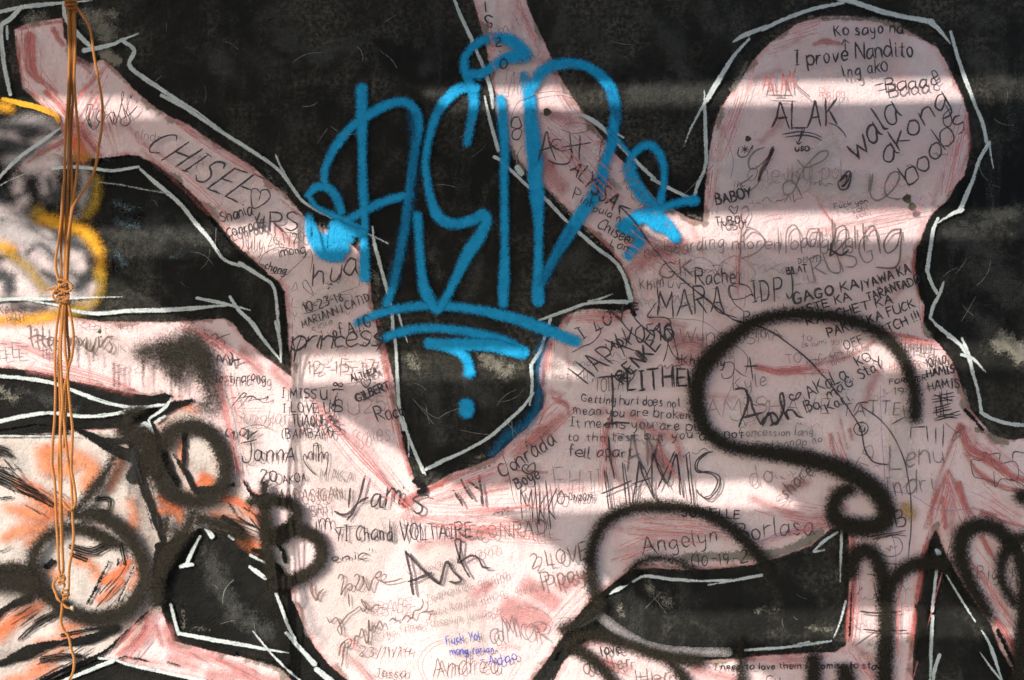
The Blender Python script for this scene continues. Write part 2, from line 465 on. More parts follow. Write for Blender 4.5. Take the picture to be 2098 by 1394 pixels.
# ------------------------------------------------------------------ a single-stroke hand
GL = {
'A': (8, '0,0 2,4 4,10 6,4 8,0|1.4,3.5 6.6,3.8'), 'B': (6.5, '0,0 0,10|0,10 4,9.6 5.4,8 4,5.8 0,5.3|1,5.3 5,5 6.4,2.8 5,.5 0,0'),
'C': (7, '7,8.6 5,10 2,9 0,5.5 .6,1.8 3,0 6.6,1.2'), 'D': (7.5, '.6,0 .6,10|0,10 4,9.6 7,7 7.4,4 5,1 .2,0'),
'E': (6, '6,10 0,10|0,10 0,0|0,0 6,.2|0,5.2 5,5.4'), 'F': (6, '6,10 0,10|0,10 0,0|0,5.4 4.6,5.6'),
'G': (7.5, '7,8.5 5,10 2,9 0,5.5 .6,1.8 3,0 6,.6 7,3.6|7.4,4 4.2,4'), 'H': (7, '0,0 0,10|7,0 7,10|0,5 7,5.4'),
'I': (3, '1.5,0 1.5,10|0,10 3,10|0,0 3,0'), 'J': (6, '5,10 5,3 4,.4 2,0 0,2|2,10 7,10'), 'K': (6.5, '0,0 0,10|6,9.6 .3,4.6|1.5,5.4 6.5,0'),
'L': (5.5, '0,10 0,0|0,0 5.5,0'), 'M': (9, '0,0 1,10|1,10 4.5,3.4|4.5,3.4 8,10|8,10 9,0'), 'N': (7, '0,0 0,10|0,10 7,0|7,0 7,10'),
'O': (7.5, '4,10 1.2,8.6 0,5 1.4,1.2 4,0 6.6,1.6 7.5,5 6.4,8.8 3.6,10'), 'P': (6.5, '0,0 0,10|0,10 4.5,9.8 6.3,7.8 5,5.3 0,4.8'),
'Q': (8, '4,10 1.2,8.6 0,5 1.4,1.2 4,0 6.6,1.6 7.5,5 6.4,8.8 3.6,10|5,3 8,-1'), 'R': (6.8, '0,0 0,10|0,10 4.5,9.8 6.2,7.8 5,5.6 0,5|1.6,5 6.8,0'),
'S': (6, '6,8.6 4,10 1,9.2 .6,7 3,5.4 5.8,3.8 5.6,1.2 3,0 0,1.2'), 'T': (7, '0,10 7,10|3.5,10 3.5,0'), 'U': (7, '0,10 .2,3 2,.2 5,.2 6.8,3 7,10|7,4 7,0'),
'V': (7, '0,10 3.4,0|3.4,0 7,10'), 'W': (10, '0,10 2.6,0|2.6,0 5,7|5,7 7.4,0|7.4,0 10,10'), 'X': (7, '0,10 7,0|7,10 0,0'),
'Y': (7, '0,10 3.6,5|7,10 3.6,5 2.6,0'), 'Z': (6.5, '0,10 6.5,10|6.5,10 0,0|0,0 6.5,0'),
'a': (5.5, '5,5.4 3,6.2 .8,4.8 0,2.4 1,.2 3,.2 5,3|5,6 5,1.4 6,0'), 'b': (5.2, '0,10 0,0|0,3.6 2,6 4.6,5.2 5.2,2.8 4,.2 1.4,0 0,1.4'),
'c': (4.8, '4.8,5 2.8,6.2 .6,4.8 0,2.4 1.4,.1 4.8,.8'), 'd': (5.5, '5,5 3,6.2 .8,4.8 0,2.4 1,.2 3,.2 5,3|5,10 5,0'),
'e': (5, '.2,3 4.8,3.4 4,5.8 2,6.2 .3,4.4 .3,1.6 2.2,0 5,1'), 'f': (4, '4.6,9 3,10 1.8,8.6 1.6,0|0,6 4,6'),
'g': (5.5, '5,5.4 3,6.2 .8,4.8 0,2.6 1.2,.6 3,.8 5,3|5,6 5,-2 3.6,-4 .6,-3'), 'h': (5.2, '0,10 0,0|0,3.4 2.2,6 4.4,5.2 4.8,3 4.8,0'),
'i': (1.6, '.8,6 .8,1 1.4,0|.8,8.6 .9,8.2'), 'j': (3, '2,6 2,-2.6 .2,-4|2,8.6 2.1,8.2'), 'k': (4.8, '0,10 0,0|4.4,6 .3,2.8|1.4,3.4 4.8,0'),
'l': (1.8, '.6,10 .6,1 1.6,0'), 'm': (8, '0,6 0,0|0,3.6 1.8,6 3.6,5.2 3.9,0|3.9,3.6 5.8,6 7.4,5.2 7.8,0'), 'n': (5, '0,6 0,0|0,3.6 2,6 4.2,5.2 4.6,3 4.6,0'),
'o': (5, '2.6,6.2 .6,5 0,2.8 1.2,.3 3.2,.1 4.8,2.2 4.6,4.8 2.4,6.2'), 'p': (5.2, '0,6 0,-4|0,4 2,6.2 4.6,5.2 5.2,2.8 3.8,.3 1.4,0 0,1.4'),
'q': (5.4, '5,5.4 3,6.2 .8,4.8 0,2.6 1.2,.4 3.2,.6 5,3|5,6 5,-4'), 'r': (3.8, '0,6 0,0|0,3.4 1.6,5.8 3.8,6'), 's': (4.2, '4,5.2 2.2,6.2 .6,5 2,3.2 4,1.8 2.6,0 0,.6'),
't': (3.8, '1.7,9 1.7,1 3.4,0|0,6 3.8,6.2'), 'u': (5, '0,6 .2,1.6 1.8,0 3.6,.8 4.6,3|4.8,6 4.8,0'), 'v': (4.8, '0,6 2.3,0|2.3,0 4.8,6'),
'w': (7, '0,6 1.8,0|1.8,0 3.5,4.6|3.5,4.6 5.2,0|5.2,0 7,6'), 'x': (4.6, '0,6 4.6,0|4.6,6 0,0'), 'y': (5, '0,6 .6,2.4 2.4,1.4 4.4,3|4.8,6 4.4,0 3,-3.4 .6,-4'), 'z': (4.6, '0,6 4.6,6|4.6,6 0,0|0,0 4.6,0'),
'0': (6, '3.2,10 .8,8.4 0,5 1,1.2 3.2,0 5.4,2 6,5.4 5,9 2.8,10'), '1': (2.4, '0,8 1.6,10 1.6,0'), '2': (5.6, '0,8.4 2,10 4.8,9 4.8,6.4 0,0 5.6,.4'),
'3': (5.4, '0,9.2 3,10 5,8.2 2.2,5.6 5,4 5,1.4 2.4,0 0,1'), '4': (6, '2,10 0,4.4 6,4.8|4.8,8 4.4,0'), '5': (5.6, '5.4,10 1,10|1,10 .6,5.8 3.6,6.2 5.6,3.6 4,.4 0,.4'),
'6': (5.4, '4.6,10 1.2,7 0,3.4 1.4,.2 4,.2 5.4,2.6 3.4,5 .4,3.6'), '7': (5.4, '0,10 5.4,10|5.4,10 2,0'), '8': (5.4, '2.8,5.4 .4,7.4 2.4,10 4.8,8.4 2.6,5.2 0,2.6 2.4,0 5.2,2 2.8,5.4'),
'9': (5.4, '5,9 2.4,10 .2,7.8 1.8,5.2 4.8,6.2|5,9 4.4,4 2.4,0'), '-': (4.5, '0,5 4.5,5.2'), '.': (1.2, '.4,.2 .8,.6'), ',': (1.2, '.8,.6 .2,-1.6'),
"'": (1.4, '1,10 .6,7.6'), '"': (2.6, '.6,10 .3,8|2.2,10 1.9,8'), '(': (2.8, '2.6,11 .4,8 .2,3 2.2,-1'), ')': (2.8, '0,11 2.4,8 2.4,3 .4,-1'), '/': (4, '4,11 0,-1'),
'|': (1.4, '.6,12 .6,-3'), '+': (7, '3.5,10 3.5,-1|0,4.8 7,5.2'), '!': (1.6, '.8,10 .6,3|.6,.6 .7,.2'), '#': (7, '2,10 1,0|5.6,10 4.6,0|0,6.8 7,7.2|0,3.2 6.6,3.4'),
'@': (10, '6.6,6.6 4.6,7.2 3.2,5 3.6,3 5.4,3 6.4,5 6.6,3 8.4,3.2 9,6 7.4,9.4 4.4,10 1,8 0,4.6 1.6,1 5,-.4 8,.6'),
'*': (7, '3.5,2 .4,6.4 1,8.8 3,8.8 3.6,6.8 4.6,9.2 6.8,8.8 6.8,6.2 3.5,2'), '&': (6, '5,2 3,0 .4,1.4 1.4,4.4 5.6,6 4,9.6 2,9 2.6,5 4,2.8 7,4.2'), ' ': (4.5, ''),
}
def write(text, x, y, x2, y2, h, w=2.6, ink='ink', slant=0.0, seed=None, label=None, jit=1.0, caps_gap=2.2, stiff=False, double=0, name='inscription', parent=None):
    """the words TEXT in pen on the wall: baseline from (x, y) to (x2, y2), capital height h, pen width w, all in photograph pixels"""
    seed = seed if seed is not None else (sum(map(ord, text)) + int(x))
    rng = random.Random(seed)
    adv = 0.0; gl = []; ch_upper = [c in 'AEFHIKLMNTVWXYZ147' for c in text]
    for ch in text:
        wd, st = GL[ch]
        adv += rng.uniform(-.3, .5) * jit if gl else 0
        gl.append((adv, wd, st)); adv += wd + (caps_gap if ch != ' ' else 0)
    adv -= caps_gap
    jit = jit * 1.15
    w = w * 1.12
    drift = [rng.uniform(-1, 1) for _ in range(len(text) + 2)]
    L = math.hypot(x2 - x, y2 - y); ang = math.atan2(y2 - y, x2 - x)
    sx = L / max(adv, 1); sy = h / 10.0
    ca, sa = math.cos(ang), math.sin(ang)
    lines = []
    ph = rng.uniform(0, 6.28); bow = rng.uniform(-.9, .9) * jit; grow = rng.uniform(-.12, .12)
    for rep in range(1 + double):
        for gi, (a0, wd, st) in enumerate(gl):
            gs = 1 + rng.uniform(-.10, .10) * jit; gw = 1 + rng.uniform(-.12, .10) * jit; gr = rng.uniform(-.07, .07) * jit; gy = (rng.uniform(-.35, .35) + .35 * (drift[gi] + drift[gi + 1])) * jit; gsl = slant + rng.uniform(-.08, .08) * jit
            ox = rep * rng.uniform(-.7, .9)
            for part in st.split('|'):
                pts = []
                for q in part.split():
                    u, v = (float(t) for t in q.split(','))
                    u += rng.uniform(-.28, .28) * jit; v += rng.uniform(-.28, .28) * jit
                    cu = u - wd / 2
                    uu = cu * math.cos(gr) * gs * gw - v * sy / sx * math.sin(gr) * 0 + wd / 2 + a0 + v * gsl * sy / sx + ox
                    vv = v * gs + gy + cu * gr + rep * rng.uniform(-.4, .4)
                    gg = 1 + grow * (2 * uu / max(adv, 1) - 1)
                    X = uu * sx; Y = -(vv * gg + bow * math.sin(3.14 * uu / max(adv, 1)) + .35 * jit * math.sin(ph + uu * .17)) * sy
                    pts.append((x + X * ca - Y * sa, y + X * sa + Y * ca))
                if len(pts) > 1:
                    if ch_upper[gi] and len(pts) <= 5 or len(pts) == 3:
                        q = [pts[0]]
                        for k in range(1, len(pts) - 1):
                            p0, p1, p2 = pts[k - 1], pts[k], pts[k + 1]
                            q += [(p1[0] + (p0[0] - p1[0]) * .12, p1[1] + (p0[1] - p1[1]) * .12), (p1[0] + (p2[0] - p1[0]) * .12, p1[1] + (p2[1] - p1[1]) * .12)]
                        pts = q + [pts[-1]]
                    lines.append(pts)
    return ribbons(name, M[ink], lines, w, parent, label, seed)

def draw(s, w=2.6, ink='ink', label=None, name='inscription', parent=None, seed=1):
    return ribbons(name, M[ink], P(s), w, parent, label, seed)

# ------------------------------------------------------------------ the place: floor, wall
def make_floor():
    n = NT('worn_concrete_floor')
    a = n.noise(1.3, 6, 0.6); b = n.noise(14, 6, 0.7)
    c = n.mix(n.rng(a, 0.3, 0.7), (0.18, 0.18, 0.178), (0.265, 0.265, 0.26))
    c = n.mix(n.m('MULTIPLY', n.rng(b, 0.5, 0.75), 0.6), c, (0.11, 0.105, 0.095))
    n.col(c); n.rough(0.85); n.bump(n.noise(30, 6, 0.7), 0.006)
    bm = bmesh.new()
    box(bm, (0, -20, -0.15), (80, 60, 0.3))
    f = obj_bm('ground', bm, n.mat); tag(f, kind='structure')
make_floor()

bm = bmesh.new()
box(bm, (0, 0.1, 2.05), (9.0, 0.2, 4.1))
WALL = obj_bm('painted_wall', bm, M['wall'])
tag(WALL, 'black rendered wall painted with big pink shapes and covered in graffiti and handwriting', 'wall')
bm = bmesh.new()
box(bm, (0, 0.1, 4.14), (9.1, 0.3, 0.08)); bevel_all(bm, 0.01)
obj_bm('coping', bm, mat_simple('coping_concrete', (0.24, 0.23, 0.21), (0.34, 0.33, 0.3)), WALL)

# ------------------------------------------------------------------ big coats of paint
B_LEFT = [(-400, 350), (0, 356), (60, 345), (103, 326), (134, 320), (196, 325), (225, 322), (261, 317), (284, 320), (323, 339), (362, 368), (400, 402), (439, 448), (478, 495), (517, 531), (548, 560), (572, 578), (583, 598), (588, 650), (591, 700), (594, 732), (598, 773), (585, 763), (546, 734), (520, 711), (504, 700), (478, 663), (460, 652), (426, 655), (362, 660), (258, 660), (207, 659), (155, 651), (116, 642), (60, 640), (0, 636), (-400, 640)]
B_SLIVER = [(-400, 760), (0, 754), (65, 760), (108, 770), (155, 783), (220, 796), (271, 807), (310, 812), (338, 806), (356, 813), (336, 835), (305, 861), (258, 872), (232, 876), (155, 880), (103, 887), (0, 891), (-400, 900)]
B_LOWMID = [(333, 1253), (343, 1279), (356, 1313), (413, 1328), (490, 1344), (540, 1359), (572, 1368), (600, 1394), (640, 1470), (760, 1470), (711, 1394), (675, 1364), (644, 1326), (623, 1287), (610, 1253), (597, 1228), (595, 1199), (575, 1160), (520, 1112), (470, 1085), (420, 1072), (370, 1080), (335, 1110), (318, 1170)]
B_BOTLEFT = [(60, 1480), (90, 1400), (140, 1372), (205, 1345), (232, 1352), (330, 1376), (430, 1400), (470, 1480)]
B_LEAF = [(1089, 1394), (1117, 1357), (1156, 1305), (1195, 1248), (1247, 1202), (1296, 1166), (1337, 1164), (1402, 1168), (1453, 1167), (1546, 1157), (1597, 1142), (1661, 1119), (1703, 1083), (1739, 1083), (1740, 1189), (1736, 1266), (1734, 1321), (1713, 1336), (1661, 1338), (1558, 1344), (1518, 1349), (1427, 1355), (1363, 1349), (1311, 1326), (1250, 1312), (1208, 1308), (1185, 1326), (1156, 1354), (1135, 1394), (1120, 1500), (1030, 1500)]
B_WEDGE = [(1917, 1083), (1940, 1142), (1971, 1194), (2015, 1259), (2031, 1282), (2049, 1331), (2072, 1370), (2110, 1440), (2130, 1520), (1860, 1520), (1869, 1394), (1873, 1300), (1880, 1200), (1895, 1130)]
PINK = [(30, 62), (60, 46), (128, 38), (131, 75), (150, 110), (185, 130), (212, 122), (240, 145), (271, 181), (310, 214), (349, 240), (387, 256), (426, 284), (478, 318), (517, 341), (554, 374), (585, 397), (623, 443), (650, 462), (675, 474), (706, 485), (737, 518), (758, 567), (760, 598), (768, 650), (778, 700), (788, 706), (804, 770), (817, 835), (825, 912), (843, 964), (855, 1003), (894, 989), (920, 972), (972, 954), (1010, 938), (1040, 912), (1066, 887), (1092, 861), (1112, 835), (1115, 809), (1105, 783), (1105, 757), (1110, 719), (1125, 695), (1151, 660), (1164, 645), (1195, 634), (1234, 634), (1272, 642), (1296, 629), (1298, 598), (1288, 567), (1272, 539), (1247, 508), (1208, 474), (1169, 436), (1117, 386), (1100, 372), (1066, 335), (1036, 285), (1016, 230), (1005, 155), (998, 103), (985, 52), (969, 0), (945, -90), (1050, -90), (1076, 0), (1092, 39), (1117, 90), (1133, 127), (1146, 155), (1161, 181), (1185, 217), (1208, 248), (1236, 284), (1260, 315), (1280, 338), (1301, 355), (1324, 386), (1345, 410), (1383, 430), (1414, 448), (1440, 456), (1443, 417), (1445, 379), (1450, 340), (1453, 310), (1463, 258), (1474, 227), (1497, 191), (1523, 155), (1543, 124), (1577, 88), (1610, 65), (1635, 49), (1682, 34), (1739, 33), (1790, 41), (1842, 54), (1881, 75), (1920, 98), (1940, 129), (1951, 155), (1971, 196), (1982, 232), (1987, 284), (1984, 323), (1976, 360), (1958, 379), (1943, 410), (1914, 433), (1899, 456), (1889, 485), (1881, 505), (1873, 541), (1878, 572), (1883, 603), (1894, 624), (1891, 663), (1901, 685), (1920, 701), (1945, 732), (1961, 765), (1971, 796), (1984, 835), (2010, 866), (2036, 894), (2075, 902), (2120, 896), (2300, 870), (2460, 930), (2540, 1100), (2490, 1300), (2530, 1480), (2440, 1610), (2000, 1655), (1400, 1630), (800, 1660), (200, 1630), (-300, 1650), (-430, 1500), (-380, 1200), (-460, 900), (-400, 600), (-440, 380), (0, 372), (30, 352), (90, 310), (125, 272), (122, 248), (80, 212), (45, 180), (40, 130), (33, 95)]
field('pink_figure', M['pink'], poly=PINK, minus=[B_LEFT, B_SLIVER, B_LOWMID, B_BOTLEFT, B_LEAF, B_WEDGE], step=3.4, pad=9,
      label='pale pink figure with a round head and long limbs painted over the black')
for _p in (B_LOWMID, B_BOTLEFT, B_SLIVER):
    field('black_panel', M['black'], poly=[(max(-440, x), y) for x, y in _p], step=3.4, pad=9)
PALE = [(-500, 898), (0, 893), (103, 889), (170, 884), (250, 885), (300, 865), (345, 830), (400, 850), (440, 880), (470, 930), (486, 985), (520, 1030), (560, 1075), (590, 1120), (598, 1170), (560, 1150), (500, 1100), (420, 1078), (340, 1112), (322, 1170), (330, 1250), (290, 1290), (245, 1335), (205, 1345), (130, 1372), (60, 1420), (40, 1500), (-500, 1500)]
field('pale_figure', M['pale'], poly=PALE, step=3.4, pad=9, label='dirty white and orange figure under black spray, lower left')
field('spray_blot', M['pale'], strokes=[(p, w) for p, w in (
    (P('20,560 60,600')[0], 60), (P('-60,500 20,490 70,520')[0], 56), (P('-80,560 0,580')[0], 60), (P('160,520 168,545')[0], 26), (P('40,590 120,600 160,600')[0], 30), (P('-60,625 60,628 130,632')[0], 12), (P('190,590 175,625')[0], 22))],
    step=3, pad=28, label='smeared pale grey and pink paint in the black panel').data.materials[0] = M['roseblot']
field('spray_blot', M['greysoft'], strokes=[(P('10,470 80,500 120,520 120,560')[0], 40), (P('0,440 70,455 100,480')[0], 24), (P('50,540 90,575')[0], 40), (P('160,500 195,530')[0], 20), (P('140,575 170,600')[0], 24),
    (P('172,350 175,380 165,420 150,440')[0], 16), (P('0,275 60,250 110,262')[0], 24), (P('20,330 110,290')[0], 22)], step=3, pad=28)
field('spray_blot', M['roseblot'], strokes=[(P('60,340 110,335')[0], 34), (P('38,372 36,388')[0], 18), (P('95,355 100,392')[0], 26), (P('0,425 30,430 50,410')[0], 16), (P('60,300 100,290 130,300 140,320')[0], 20), (P('150,520 156,540')[0], 18), (P('88,535 98,548')[0], 22), (P('20,275 45,300')[0], 14)], step=3, pad=28)
field('spray_blot', M['darksoft'], strokes=[(P('-30,300 20,300 55,300')[0], 26), (P('10,262 40,262 70,270')[0], 14), (P('100,370 105,395 80,425')[0], 20), (P('60,440 110,470 130,490')[0], 12), (P('55,520 80,500 110,525 130,545')[0], 10),
    (P('150,500 178,510 190,535 186,560 160,590')[0], 22), (P('-20,560 15,570 20,590')[0], 34), (P('90,560 115,572')[0], 14), (P('30,625 60,630 90,632')[0], 18), (P('5,395 10,405')[0], 20), (P('110,400 150,430')[0], 30)], step=3, pad=28)

# bare render and rubbed patches on the black, some with sun-band light painted in
for s, w, mt in (
    ('60,40 90,35', 40, 'mottle'), ('190,40 215,70', 60, 'mottle'), ('170,25 230,30', 30, 'mottle'), ('215,110 238,125', 30, 'olive'), ('150,120 185,130', 14, 'darksoft'),
    ('345,14 350,40', 14, 'mottlegrey'), ('440,120 470,150', 60, 'mottlegrey'), ('525,40 555,25 600,35', 40, 'mottlegrey'), ('520,120 560,135', 40, 'mottlegrey'), ('710,5 712,32', 9, 'mottle'),
    ('755,60 758,85', 14, 'mottle'), ('748,110 756,128', 9, 'mottle'), ('762,150 768,185', 8, 'mottle'), ('770,110 775,170', 22, 'mottlegrey'), ('595,120 640,140', 16, 'mottlegrey'), ('660,95 720,85', 18, 'mottlegrey'),
    ('1330,40 1380,100 1400,160', 60, 'mottlegrey'), ('1450,10 1470,60', 50, 'mottlegrey'), ('1300,10 1290,30', 20, 'mottlegrey'),
    ('1035,285 1060,330 1090,372', 14, 'olive'), ('1130,400 1180,452 1230,500', 9, 'olive'), ('1205,258 1235,290', 8, 'olive'), ('1185,232 1210,256', 8, 'olive'), ('1320,395 1350,420', 10, 'olive'),
    ('980,480 975,560 960,600', 50, 'mottlegrey'), ('1000,390 1010,370', 30, 'mottlegrey'), ('1150,540 1190,520', 60, 'mottlegrey'), ('1140,600 1120,560', 50, 'mottlegrey'), ('960,660 1010,680', 30, 'mottlegrey'),
    ('775,700 790,760', 12, 'olive'), ('740,500 765,560', 12, 'mottle'), ('715,488 735,500', 16, 'mottle'), ('770,560 775,620', 18, 'mottle'), ('650,468 680,462', 22, 'mottle'), ('545,345 560,372', 14, 'mottle'), ('560,385 600,400', 16, 'mottle'),
    ('995,735 1040,760', 44, 'mottle'), ('840,730 850,750', 30, 'mottle'), ('960,780 1000,820', 70, 'mottlegrey'), ('965,948 985,935', 16, 'mottle'),
    ('235,415 265,430', 16, 'bluespeck'), ('240,455 280,465', 22, 'bluespeck'), ('240,520 255,540', 20, 'bluespeck'), ('350,530 375,525', 12, 'bluespeck'), ('270,425 290,425', 12, 'bluespeck'),
    ('510,600 530,620', 16, 'mottlegrey'), ('440,580 445,590', 10, 'mottlegrey'), ('55,800 100,820 150,840', 34, 'mottlegrey'), ('0,800 30,820', 34, 'mottle'),
    ('1270,1240 1275,1260', 20, 'mottle'), ('1325,1200 1370,1235', 30, 'mottle'), ('1360,1215 1430,1235', 26, 'mottlegrey'), ('1555,1250 1590,1255', 18, 'mottle'), ('1660,1190 1690,1240', 36, 'mottlegrey'), ('1660,1288 1700,1292', 20, 'mottle'),
    ('1300,190 1440,185', 70, 'mottlegrey'), ('880,190 950,195', 40, 'mottlegrey'), ('230,480 420,485', 50, 'mottlegrey'), ('1480,225 1470,262', 14, 'olive'), ('560,60 640,110 740,90', 60, 'mottlegrey'), ('1200,60 1250,120', 60, 'mottlegrey'), ('860,480 900,560', 40, 'mottlegrey'), ('1230,330 1260,380 1330,340', 30, 'mottlegrey'), ('2010,560 2080,600', 90, 'mottlegrey'), ('1990,120 2050,160', 60, 'mottlegrey'), ('880,800 900,900', 60, 'mottlegrey'), ('430,1150 480,1250 540,1290', 60, 'mottlegrey'), ('1530,130 1500,185', 14, 'olive'), ('1410,440 1436,450', 10, 'olive'), ('1660,38 1780,40 1840,52', 13, 'olive'), ('1860,60 1915,92', 6, 'mottle'), ('1940,132 1955,160', 6, 'mottle'),  # first three paint extra sun-band brightness into the black
    ('2000,30 2040,60', 60, 'mottlegrey'), ('1960,480 2030,520', 80, 'mottlegrey'), ('2010,460 2080,430', 50, 'mottlegrey'), ('1990,640 2030,680', 60, 'mottlegrey'), ('2050,700 2090,720', 60, 'mottle'),
    ('1890,668 1905,690', 14, 'olive'), ('1975,800 1985,835', 10, 'olive'), ('2000,880 2060,910', 16, 'olive'), ('1925,1180 1925,1260', 5, 'mottle'),
    ('1403,1142 1480,1140 1550,1138', 24, 'olive'), ('1562,1138 1620,1124 1680,1092', 24, 'olive'), ('1355,1160 1400,1164', 7, 'olive'), ('1180,637 1290,640', 8, 'olive'),
    ('373,1255 378,1280', 12, 'mottle'), ('385,1285 430,1288', 10, 'mottle'), ('500,1352 560,1368 590,1385', 10, 'olive'), ('205,893 240,900', 18, 'olive')):
    field('worn_and_sunlit_patch', M[mt], strokes=[(P(s)[0], w)], step=3, pad=18)

